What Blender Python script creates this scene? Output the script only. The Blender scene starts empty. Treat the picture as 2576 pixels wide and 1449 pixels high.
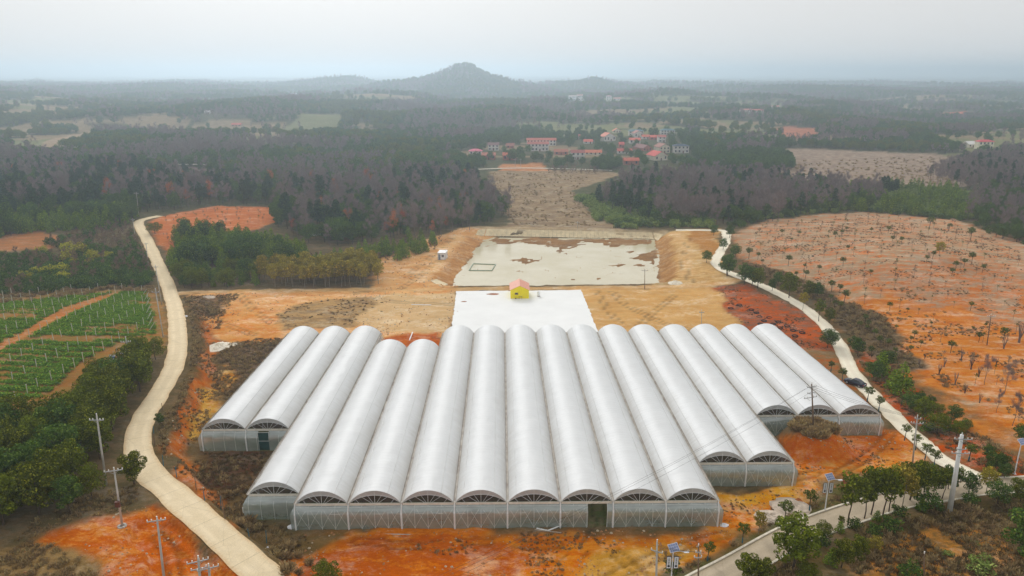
import bpy, math, random
import numpy as np
from mathutils import Vector, Matrix

random.seed(7)
RNG = np.random.default_rng(11)
scene = bpy.context.scene
COL = scene.collection

# ---------------------------------------------------------------- camera, sky, sun, exposure
FPX, CX, CY = 1820.0, 1288.0, 724.5          # focal length and centre, in units of a 2576 px wide frame
CAMH, PITCH, YAW = 66.4, math.radians(16.61), math.radians(0.83)
cam_data = bpy.data.cameras.new('camera')
cam_data.sensor_width = 36.0
cam_data.lens = 36.0 * FPX / 2576.0
cam_data.clip_start, cam_data.clip_end = 1.0, 60000.0
cam = bpy.data.objects.new('camera', cam_data)
cam.location = (0, 0, CAMH)
cam.rotation_euler = (math.pi / 2 - PITCH, 0, -YAW)
COL.objects.link(cam)
scene.camera = cam

SUN_EL, SUN_AZ = math.radians(32), math.radians(-14)      # azimuth from +Y towards +X
world = bpy.data.worlds.new('World')
scene.world = world
world.use_nodes = True
wn, wl = world.node_tree.nodes, world.node_tree.links
wn.clear()
w_out = wn.new('ShaderNodeOutputWorld')
w_bg = wn.new('ShaderNodeBackground')
w_bg.inputs['Strength'].default_value = 0.080
w_sky = wn.new('ShaderNodeTexSky')
w_sky.sky_type = 'NISHITA'
w_sky.sun_disc = False
w_sky.sun_elevation = SUN_EL
w_sky.sun_rotation = SUN_AZ
w_sky.air_density, w_sky.dust_density, w_sky.ozone_density = 1.0, 6.0, 1.0
w_hs = wn.new('ShaderNodeHueSaturation')
w_hs.inputs['Saturation'].default_value = 0.25
w_mix = wn.new('ShaderNodeMix'); w_mix.data_type = 'RGBA'
w_mix.inputs['Factor'].default_value = 0.90                # closed overcast: an even white cloud layer over the sky
w_mix.inputs[7].default_value = (8.05, 8.0, 7.9, 1)
wl.new(w_sky.outputs['Color'], w_hs.inputs['Color'])
wl.new(w_hs.outputs['Color'], w_mix.inputs[6])
wl.new(w_mix.outputs[2], w_bg.inputs['Color'])
wl.new(w_bg.outputs['Background'], w_out.inputs['Surface'])

sun_data = bpy.data.lights.new('sun', 'SUN')
sun_data.energy = 1.5
sun_data.angle = math.radians(24)
sun_data.color = (1.0, 0.975, 0.94)
sun = bpy.data.objects.new('sun', sun_data)
sun_dir = Vector((math.sin(SUN_AZ) * math.cos(SUN_EL), math.cos(SUN_AZ) * math.cos(SUN_EL), math.sin(SUN_EL)))
sun.rotation_euler = sun_dir.to_track_quat('Z', 'Y').to_euler()
sun.location = (0, 0, 300)
COL.objects.link(sun)

scene.view_settings.view_transform = 'Standard'
scene.view_settings.look = 'None'
scene.view_settings.exposure = 0.34
scene.view_settings.gamma = 1.0
scene.render.engine = 'CYCLES'
cy = scene.cycles
cy.max_bounces, cy.diffuse_bounces, cy.glossy_bounces, cy.transmission_bounces = 6, 3, 2, 3
cy.transparent_max_bounces, cy.volume_bounces = 8, 3
cy.caustics_reflective = cy.caustics_refractive = False
cy.use_denoising = True
cy.sample_clamp_indirect = 4.0

# ---------------------------------------------------------------- small maths
def lin(c):
    c = c / 255.0
    return c / 12.92 if c <= 0.04045 else ((c + 0.055) / 1.055) ** 2.4
def C(r, g, b, k=1.0):
    return (lin(r) * k, lin(g) * k, lin(b) * k)
def sstep(x, a, b):
    t = np.clip((x - a) / (b - a), 0, 1)
    return t * t * (3 - 2 * t)
def _hash(ix, iy, seed):
    n = (ix.astype(np.int64) * 374761393 + iy.astype(np.int64) * 668265263 + seed * 1442695041) & 0xffffffff
    n = ((n ^ (n >> 13)) * 1274126177) & 0xffffffff
    n = (n ^ (n >> 16)) & 0xffffff
    return n / float(0xffffff)
def vnoise(x, y, seed=0):
    x, y = np.asarray(x, float), np.asarray(y, float)
    x0, y0 = np.floor(x), np.floor(y)
    fx, fy = x - x0, y - y0
    fx, fy = fx * fx * (3 - 2 * fx), fy * fy * (3 - 2 * fy)
    a, b = _hash(x0, y0, seed), _hash(x0 + 1, y0, seed)
    c, d = _hash(x0, y0 + 1, seed), _hash(x0 + 1, y0 + 1, seed)
    return (a * (1 - fx) + b * fx) * (1 - fy) + (c * (1 - fx) + d * fx) * fy
def fbm(x, y, seed=0, octv=4):
    s, a, t = 0.0, 0.5, 0.0
    for i in range(octv):
        s = s + a * vnoise(np.asarray(x) * 2 ** i, np.asarray(y) * 2 ** i, seed + i * 17)
        t += a
        a *= 0.5
    return s / t
cp, sp, cw, sw = math.cos(PITCH), math.sin(PITCH), math.cos(YAW), math.sin(YAW)
def ray(px, py):
    a, b = (px - CX) / FPX, -(py - CY) / FPX
    f, u = cp + b * sp, -sp + b * cp               # forward and up
    return np.array([a * cw + f * sw, -a * sw + f * cw, u])
def project(x, y, z):
    fx = x * sw + y * cw
    rx = x * cw - y * sw
    uz = z - CAMH
    dep = np.maximum(fx * cp - uz * sp, 0.5)
    up = fx * sp + uz * cp
    return CX + FPX * rx / dep, CY - FPX * up / dep, dep
def on_z(px, py, z):
    d = ray(px, py)
    t = (z - CAMH) / d[2]
    return np.array([d[0] * t, d[1] * t])
def in_poly(px, py, poly):
    inside = np.zeros(np.shape(px), bool)
    n = len(poly)
    for i in range(n):
        x1, y1 = poly[i]
        x2, y2 = poly[(i + 1) % n]
        if y1 == y2:
            continue
        c = ((y1 > py) != (y2 > py)) & (px < (x2 - x1) * (py - y1) / (y2 - y1) + x1)
        inside ^= c
    return inside
def seg_dist(x, y, pts, closed=False):
    best = np.full(np.shape(x), 1e9)
    n = len(pts)
    for i in range(n if closed else n - 1):
        ax, ay = pts[i][0], pts[i][1]
        bx, by = pts[(i + 1) % n][0], pts[(i + 1) % n][1]
        dx, dy = bx - ax, by - ay
        t = np.clip(((x - ax) * dx + (y - ay) * dy) / (dx * dx + dy * dy + 1e-9), 0, 1)
        best = np.minimum(best, np.hypot(x - ax - t * dx, y - ay - t * dy))
    return best

# ---------------------------------------------------------------- terrain
WATER_Z = -7.0
POND = [on_z(*p, WATER_Z) for p in [(1138, 722), (1176, 668), (1219, 606), (1245, 599), (1640, 603), (1650, 640), (1649, 722)]]
POND_NEAR = min(p[1] for p in POND)
DAM = [on_z(1196, 573, -3.8), on_z(1450, 576, -3.8), on_z(1670, 583, -3.8)]
BANK = np.array([on_z(*p, 1.0) for p in [(490, 733), (487, 800), (503, 870), (490, 950), (452, 1050), (425, 1130), (487, 1225), (575, 1330), (680, 1420), (740, 1475)]])
BANK = BANK[np.argsort(BANK[:, 1])]
PIT = np.array([on_z(*p, 2.0) for p in [(352, 1265), (372, 1300), (332, 1335), (318, 1380), (362, 1402), (352, 1470), (330, 1560)]])
PIT = PIT[np.argsort(PIT[:, 1])]
PITR = np.array([on_z(*p, 2.5) for p in [(760, 1535), (690, 1465), (600, 1387), (505, 1303), (425, 1232), (368, 1178)]])
PITR = PITR[np.argsort(PITR[:, 1])]
HILL_C = (150.0, 262.0)
MOUND = on_z(2042, 1118, 0.0)
PEAK_D = 2650.0
PEAK_PX = [(880, 232), (930, 221), (960, 215), (1010, 208), (1060, 201), (1105, 189), (1130, 178), (1148, 169), (1168, 167), (1187, 170), (1210, 182), (1245, 197), (1300, 210), (1340, 219), (1400, 230)]
def _peak_profile(D, pix):
    xs, zs = [], []
    for px, py in pix:
        d = ray(px, py)
        t = D / d[1]
        xs.append(d[0] * t); zs.append(CAMH + d[2] * t)
    return np.array(xs), np.array(zs)
PK = [(PEAK_D, 330.0) + _peak_profile(PEAK_D, PEAK_PX),
      (3300.0, 380.0) + _peak_profile(3300.0, [(660, 222), (735, 212), (800, 203), (850, 198), (880, 197), (915, 203), (945, 212), (985, 222)]),
      (3000.0, 300.0) + _peak_profile(3000.0, [(1330, 226), (1380, 214), (1430, 212), (1470, 206), (1497, 200), (1525, 207), (1560, 215), (1620, 224)]),
      (2500.0, 300.0) + _peak_profile(2500.0, [(60, 246), (110, 232), (150, 223), (250, 222), (400, 217), (440, 216), (500, 222), (590, 222), (640, 232), (700, 245)]),
      (1750.0, 200.0) + _peak_profile(1750.0, [(560, 292), (620, 272), (700, 252), (800, 244), (880, 238), (960, 237), (1050, 242), (1130, 258), (1200, 280)]),
      (2600.0, 300.0) + _peak_profile(2600.0, [(1820, 236), (1900, 226), (2000, 220), (2150, 224), (2300, 232), (2400, 228), (2500, 226), (2700, 232)])]
def h(x, y):
    x, y = np.asarray(x, float), np.asarray(y, float)
    z = -0.0314 * (np.clip(y, 40, 245) - 95)
    z = z - 1.5 * sstep(y, 345, 430) + 2.5 * sstep(y, 560, 820)
    amp = 2.2 * sstep(y, 270, 430) + 4 * sstep(y, 700, 1500) + 8 * sstep(y, 1500, 3500)
    calm = 1 - 0.8 * np.exp(-((x - 70) / 170) ** 2) * sstep(y, 330, 380) * (1 - sstep(y, 700, 820))
    z = z + (fbm(x / 160, y / 160, 3, 4) - 0.5) * 2 * amp * calm
    z = z + (fbm(x / 420, y / 300, 4, 3) - 0.46) * 62 * sstep(y, 720, 1150) * (1 - 0.4 * sstep(y, 3000, 5000))
    # left plateau above the cut bank
    xb = np.interp(y, BANK[:, 1], BANK[:, 0])
    hb = 2.7 * sstep(y, 62, 95) * (1 - sstep(y, 190, 232)) + 0.3
    z = z + hb * sstep(xb + 1.2 * (fbm(x / 4, y / 4, 9, 2) - 0.5) - x, -3.2, 0.6) * (1 - sstep(y, 235, 300))
    z = z + 3.0 * sstep(-x, 150, 260) * sstep(y, 150, 250)
    # scarp of the red pit beside the farm road
    xs_ = np.interp(y, PIT[:, 1], PIT[:, 0])
    xr_ = np.interp(y, PITR[:, 1], PITR[:, 0])
    wob = 1.6 * (fbm(x / 3, y / 3, 14, 3) - .5)
    z = z - 1.3 * sstep(x - xs_ + wob, 0, .9) * sstep(xr_ - x, 3.6, 6.5) * (1 - sstep(y + wob * 2, PIT[-1, 1] - 5, PIT[-1, 1]))
    # right-hand hill with the young trees
    z = z + 8.5 * np.exp(-(((x - HILL_C[0]) / 70) ** 2 + ((y - HILL_C[1]) / 62) ** 2))
    z = z + 1.3 * sstep(x - 0.24 * (y - 100), 72, 86) * (1 - sstep(y, 230, 300))
    # uncut earth mound left round a power pole
    r = np.hypot((x - MOUND[0]) / 1.1, y - MOUND[1]) + 1.3 * (fbm(x / 2.5, y / 2.5, 21, 3) - 0.5)
    z = z + 3.9 * (1 - sstep(r, 3.1, 6.9))
    # pond basin and dam
    near = (y > 200) & (y < 380)
    d = np.where(near, seg_dist(x, y, POND, True), 99.0)
    ins = in_poly(x, y, [tuple(p) for p in POND]) & near
    dam = np.where(near, seg_dist(x, y, DAM), 99.0)
    z = np.where(near, z + (-3.7 - z) * (1 - sstep(dam, 2.5, 9.0)) * (y > 300), z)
    w = np.where(y < POND_NEAR + 2, 7.5, 9.0)
    rough = 1.6 * (fbm(x / 5, y / 5, 31, 3) - 0.5) + 1.5 * (vnoise((x * .3 + y) / 1.6, x / 14, 33) - .5) * (np.abs(x - 20) > 30)
    zb = (WATER_Z - 0.25) + (z - WATER_Z + 0.25) * sstep(d + rough, -0.3, w)
    z = np.where(ins, np.minimum(z, WATER_Z - 0.3), np.where(near, zb, z))
    # far hills
    for D, s, xs, zs in PK:
        pr = np.interp(x, xs, zs, left=-12, right=-12)
        z = np.where((y > D - 3 * s) & (y < D + 3 * s), np.maximum(z, -12 + (pr + 12) * np.exp(-((y - D) / s) ** 2) + (fbm(x / 60, y / 60, 55, 2) - .5) * 6), z)
    return z
_T = np.concatenate([np.linspace(60, 420, 240), np.geomspace(421, 15000, 200)])
def G(px, py):
    """the ground point seen at a place in the picture"""
    d = ray(px, py)
    X, Y, Z = d[0] * _T, d[1] * _T, CAMH + d[2] * _T
    below = Z < h(X, Y)
    if not below.any():
        t = (-5 - CAMH) / min(d[2], -1e-3)
        return np.array([d[0] * t, d[1] * t, -5.0])
    i = int(np.argmax(below))
    s = np.linspace(_T[max(i - 1, 0)], _T[i], 24)
    zs = h(d[0] * s, d[1] * s)
    k = int(np.argmax(CAMH + d[2] * s <= zs + 1e-6))
    t = s[k]
    return np.array([d[0] * t, d[1] * t, float(zs[k])])
def height_for(base, hpx):
    """metres that span hpx picture units above a ground point"""
    lo, hi = 0.05, 60.0
    y0 = project(*base)[1]
    for _ in range(24):
        m = 0.5 * (lo + hi)
        if y0 - project(base[0], base[1], base[2] + m)[1] < hpx:
            lo = m
        else:
            hi = m
    return lo

# ---------------------------------------------------------------- mesh and object helpers
class MB:
    def __init__(s):
        s.v, s.f, s.m = [], [], []
    def add(s, verts, faces, mi=0):
        o = len(s.v)
        s.v.extend([tuple(map(float, p)) for p in verts])
        for f in faces:
            s.f.append(tuple(i + o for i in f))
            s.m.append(mi)
        return s
    def box(s, lo, hi, mi=0):
        x0, y0, z0 = lo; x1, y1, z1 = hi
        return s.add([(x0, y0, z0), (x1, y0, z0), (x1, y1, z0), (x0, y1, z0), (x0, y0, z1), (x1, y0, z1), (x1, y1, z1), (x0, y1, z1)],
                     [(0, 3, 2, 1), (4, 5, 6, 7), (0, 1, 5, 4), (1, 2, 6, 5), (2, 3, 7, 6), (3, 0, 4, 7)], mi)
    def tube(s, pts, r, n=6, mi=0, r2=None, cap=True):
        pts = [Vector(p) for p in pts]
        rs = [r + (r2 - r) * i / max(len(pts) - 1, 1) for i in range(len(pts))] if r2 is not None else [r] * len(pts)
        o = len(s.v)
        for i, p in enumerate(pts):
            t = (pts[min(i + 1, len(pts) - 1)] - pts[max(i - 1, 0)]).normalized()
            a = t.cross(Vector((0, 0, 1)) if abs(t.z) < 0.9 else Vector((1, 0, 0))).normalized()
            b = t.cross(a)
            for k in range(n):
                q = p + (a * math.cos(2 * math.pi * k / n) + b * math.sin(2 * math.pi * k / n)) * rs[i]
                s.v.append(tuple(q))
        for i in range(len(pts) - 1):
            for k in range(n):
                a0, a1 = o + i * n + k, o + i * n + (k + 1) % n
                s.f.append((a0, a0 + n, a1 + n, a1)); s.m.append(mi)
        if cap:
            s.f.append(tuple(o + k for k in range(n))); s.m.append(mi)
            e = o + (len(pts) - 1) * n
            s.f.append(tuple(e + k for k in reversed(range(n)))); s.m.append(mi)
        return s
    def mesh(s, name, mats, smooth=False):
        me = bpy.data.meshes.new(name)
        me.from_pydata(s.v, [], s.f)
        for m in (mats if isinstance(mats, (list, tuple)) else [mats]):
            me.materials.append(m)
        if any(s.m):
            me.polygons.foreach_set('material_index', s.m)
        if smooth:
            me.polygons.foreach_set('use_smooth', [True] * len(s.f))
        me.update()
        return me
    def obj(s, name, mats, parent=None, smooth=False):
        return put(name, s.mesh(name, mats, smooth), parent)
def put(name, me, parent=None):
    o = bpy.data.objects.new(name, me)
    COL.objects.link(o)
    if parent is not None:
        o.parent = parent
    return o
def tag(o, label=None, cat=None, group=None, kind=None):
    if label: o['label'] = label
    if cat: o['category'] = cat
    if group: o['group'] = group
    if kind: o['kind'] = kind
    return o
def empty(name, loc, rz=0.0):
    o = bpy.data.objects.new(name, None)
    o.location = tuple(map(float, loc)); o.rotation_euler = (0, 0, rz)
    o.empty_display_size = 0.2
    COL.objects.link(o)
    return o
def np_mesh(name, V, F, mats, mi=None, attr=None, smooth=False):
    """V (n,3), F (m,k) with one face size"""
    me = bpy.data.meshes.new(name)
    V = np.asarray(V, np.float32); F = np.asarray(F, np.int32)
    me.vertices.add(len(V)); me.vertices.foreach_set('co', V.ravel())
    k = F.shape[1]
    me.loops.add(F.size); me.loops.foreach_set('vertex_index', F.ravel())
    me.polygons.add(len(F))
    me.polygons.foreach_set('loop_start', np.arange(0, F.size, k, dtype=np.int32))
    for m in mats:
        me.materials.append(m)
    if mi is not None:
        me.polygons.foreach_set('material_index', np.asarray(mi, np.int32))
    if smooth:
        me.polygons.foreach_set('use_smooth', np.ones(len(F), bool))
    for an, (tp, val) in (attr or {}).items():
        a = me.attributes.new(an, tp, 'POINT')
        if tp == 'FLOAT':
            a.data.foreach_set('value', np.asarray(val, np.float32))
        else:
            a.data.foreach_set('color', np.asarray(val, np.float32).ravel())
    me.update(calc_edges=True)
    me.validate()
    return me

# ---------------------------------------------------------------- materials
def nodes(m):
    m.use_nodes = True
    n, l = m.node_tree.nodes, m.node_tree.links
    n.clear()
    out = n.new('ShaderNodeOutputMaterial')
    return n, l, out
def mixrgb(n, l, fac, a, b, mode='MIX'):
    m = n.new('ShaderNodeMix'); m.data_type = 'RGBA'; m.blend_type = mode
    for sock, v in ((m.inputs[0], fac), (m.inputs[6], a), (m.inputs[7], b)):
        if isinstance(v, (int, float)):
            sock.default_value = v
        elif isinstance(v, tuple):
            sock.default_value = v if len(v) == 4 else v + (1,)
        else:
            l.new(v, sock)
    return m.outputs[2]
def math_(n, l, op, a, b=0.0, c=None):
    m = n.new('ShaderNodeMath'); m.operation = op
    for i, v in enumerate((a, b) if c is None else (a, b, c)):
        if isinstance(v, (int, float)): m.inputs[i].default_value = v
        else: l.new(v, m.inputs[i])
    return m.outputs[0]
def noise(n, l, scale, detail=3, rough=0.6, vec=None, coord='Object'):
    t = n.new('ShaderNodeTexNoise')
    t.inputs['Scale'].default_value = scale; t.inputs['Detail'].default_value = detail; t.inputs['Roughness'].default_value = rough
    if vec is None:
        tc = n.new('ShaderNodeTexCoord'); vec = tc.outputs[coord]
    l.new(vec, t.inputs['Vector'])
    return t.outputs['Fac']
def ramp(n, l, fac, a, b):
    m = n.new('ShaderNodeMapRange')
    m.inputs['From Min'].default_value = a; m.inputs['From Max'].default_value = b
    l.new(fac, m.inputs['Value'])
    return m.outputs['Result']
def mat(name, col, rough=0.7, var=0.15, scale=2.0, bump=0.0, bscale=None, metal=0.0, col2=None, spec=0.3):
    m = bpy.data.materials.new(name)
    n, l, out = nodes(m)
    p = n.new('ShaderNodeBsdfPrincipled')
    p.inputs['Roughness'].default_value = rough; p.inputs['Metallic'].default_value = metal
    p.inputs['Specular IOR Level'].default_value = spec
    f = ramp(n, l, noise(n, l, scale, 4), 0.32, 0.68)
    c2 = col2 or tuple(c * (1 - 2 * var) for c in col)
    l.new(mixrgb(n, l, f, tuple(c2), tuple(min(c * (1 + var * 0.3), 0.98) for c in col)), p.inputs['Base Color'])
    if bump:
        b = n.new('ShaderNodeBump'); b.inputs['Strength'].default_value = bump; b.inputs['Distance'].default_value = 0.1
        l.new(noise(n, l, bscale or scale * 4, 3), b.inputs['Height']); l.new(b.outputs['Normal'], p.inputs['Normal'])
    l.new(p.outputs[0], out.inputs['Surface'])
    return m
def leaf_mat(name, cols, transl=0.15, spread=0.24, hue=0.02):
    """foliage: each leaf and each plant its own tone between the given colours"""
    m = bpy.data.materials.new(name)
    n, l, out = nodes(m)
    at = n.new('ShaderNodeAttribute'); at.attribute_name = 'lv'
    oi = n.new('ShaderNodeObjectInfo')
    r = math_(n, l, 'ADD', math_(n, l, 'MULTIPLY', at.outputs['Fac'], 0.45), math_(n, l, 'MULTIPLY', oi.outputs['Random'], 0.55))
    c = mixrgb(n, l, r, cols[0], cols[1])
    if len(cols) > 2:
        c = mixrgb(n, l, ramp(n, l, at.outputs['Fac'], 0.80, 0.95), c, cols[2])
    v = math_(n, l, 'ADD', 1 - spread, math_(n, l, 'MULTIPLY', at.outputs['Fac'], 2 * spread))
    hs = n.new('ShaderNodeHueSaturation')
    l.new(c, hs.inputs['Color']); l.new(v, hs.inputs['Value'])
    l.new(math_(n, l, 'ADD', 0.5 - hue / 2, math_(n, l, 'MULTIPLY', oi.outputs['Random'], hue)), hs.inputs['Hue'])
    d = n.new('ShaderNodeBsdfDiffuse'); t = n.new('ShaderNodeBsdfTranslucent'); x = n.new('ShaderNodeMixShader')
    x.inputs[0].default_value = transl
    l.new(hs.outputs[0], d.inputs['Color']); l.new(hs.outputs[0], t.inputs['Color'])
    l.new(d.outputs[0], x.inputs[1]); l.new(t.outputs[0], x.inputs[2]); l.new(x.outputs[0], out.inputs['Surface'])
    return m
# ---------------------------------------------------------------- roads as lines on the ground
def smooth_line(pts, step):
    pts = [np.array(p[:2], float) for p in pts]
    P = [2 * pts[0] - pts[1]] + pts + [2 * pts[-1] - pts[-2]]
    out = []
    for i in range(1, len(P) - 2):
        n = max(2, int(np.linalg.norm(P[i + 1] - P[i]) / step))
        for k in range(n):
            t = k / n
            out.append(0.5 * ((2 * P[i]) + (-P[i - 1] + P[i + 1]) * t + (2 * P[i - 1] - 5 * P[i] + 4 * P[i + 1] - P[i + 2]) * t * t + (-P[i - 1] + 3 * P[i] - 3 * P[i + 1] + P[i + 2]) * t ** 3))
    out.append(pts[-1])
    return np.array(out)
ROAD_L = smooth_line([G(*p) for p in [(760, 1535), (690, 1465), (600, 1387), (505, 1303), (425, 1232), (368, 1178), (347, 1115), (362, 1050), (403, 985), (436, 925), (447, 870), (446, 820), (440, 775), (425, 725), (405, 680), (385, 635), (368, 600), (352, 572), (350, 557), (372, 549), (402, 543)]], 1.5)
ROAD_R = smooth_line([G(*p) for p in [(1700, 579), (1780, 579), (1822, 581), (1827, 603), (1811, 637), (1800, 663), (1830, 684), (1900, 711), (1960, 739), (2010, 766), (2055, 800), (2094, 840), (2117, 880), (2138, 925), (2168, 965), (2213, 1013), (2262, 1060), (2312, 1108), (2372, 1158), (2430, 1188), (2490, 1215)]], 1.5)
ROAD_A = smooth_line([G(*p) for p in [(1640, 1560), (1735, 1490), (1855, 1425), (1965, 1362), (2028, 1333), (2150, 1289), (2270, 1255), (2430, 1230), (2580, 1218), (2760, 1208)]], 1.5)
TRACK = smooth_line([G(*p) for p in [(462, 737), (600, 733), (800, 730), (950, 729), (1145, 727), (1400, 725), (1600, 722), (1800, 716), (1850, 703)]], 2.0)
ROADS = [(ROAD_L, 2.3), (ROAD_R, 1.9), (ROAD_A, 2.2)]
def road_dist(x, y):
    best = np.full(np.shape(x), 99.0)
    for line, hw in ROADS:
        lo, hi = line.min(0) - 8, line.max(0) + 8
        m = (x > lo[0]) & (x < hi[0]) & (y > lo[1]) & (y < hi[1])
        if m.any():
            best[m] = np.minimum(best[m], seg_dist(x[m], y[m], line[::2] if len(line) > 60 else line) - hw)
    return best

# ---------------------------------------------------------------- the greenhouse's plan (needed by the ground)
BAY, GUT = 8.0, 4.1
GX0 = -55.3                                    # left edge of the first bay
SLOPE = -0.0314
def gut_y(py):                                 # distance of a gutter end seen at picture height py
    d = ray(1261, py)
    # z = GUT + SLOPE*(y-95)
    t = (GUT - SLOPE * 95 - CAMH) / (d[2] - SLOPE * d[1])
    return d[1] * t
Y_MAIN, Y_B2, Y_B01 = gut_y(1263), gut_y(1238), gut_y(1075)
Y_R1, Y_R2 = gut_y(1168), gut_y(1049)
Y_FAR, Y_SHORT = gut_y(837), gut_y(873)
BAYS = []
for i in range(16):
    y0 = Y_B01 if i < 2 else Y_B2 if i == 2 else Y_MAIN if i < 11 else Y_R1 if i < 13 else Y_R2
    y1 = Y_SHORT if i in (3, 4) else Y_FAR
    BAYS.append((GX0 + BAY * i, y0, y1))
def in_house(x, y, pad=0.0):
    m = np.zeros(np.shape(x), bool)
    for x0, y0, y1 in BAYS:
        m |= (x > x0 - pad) & (x < x0 + BAY + pad) & (y > y0 - pad) & (y < y1 + pad)
    return m

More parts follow.
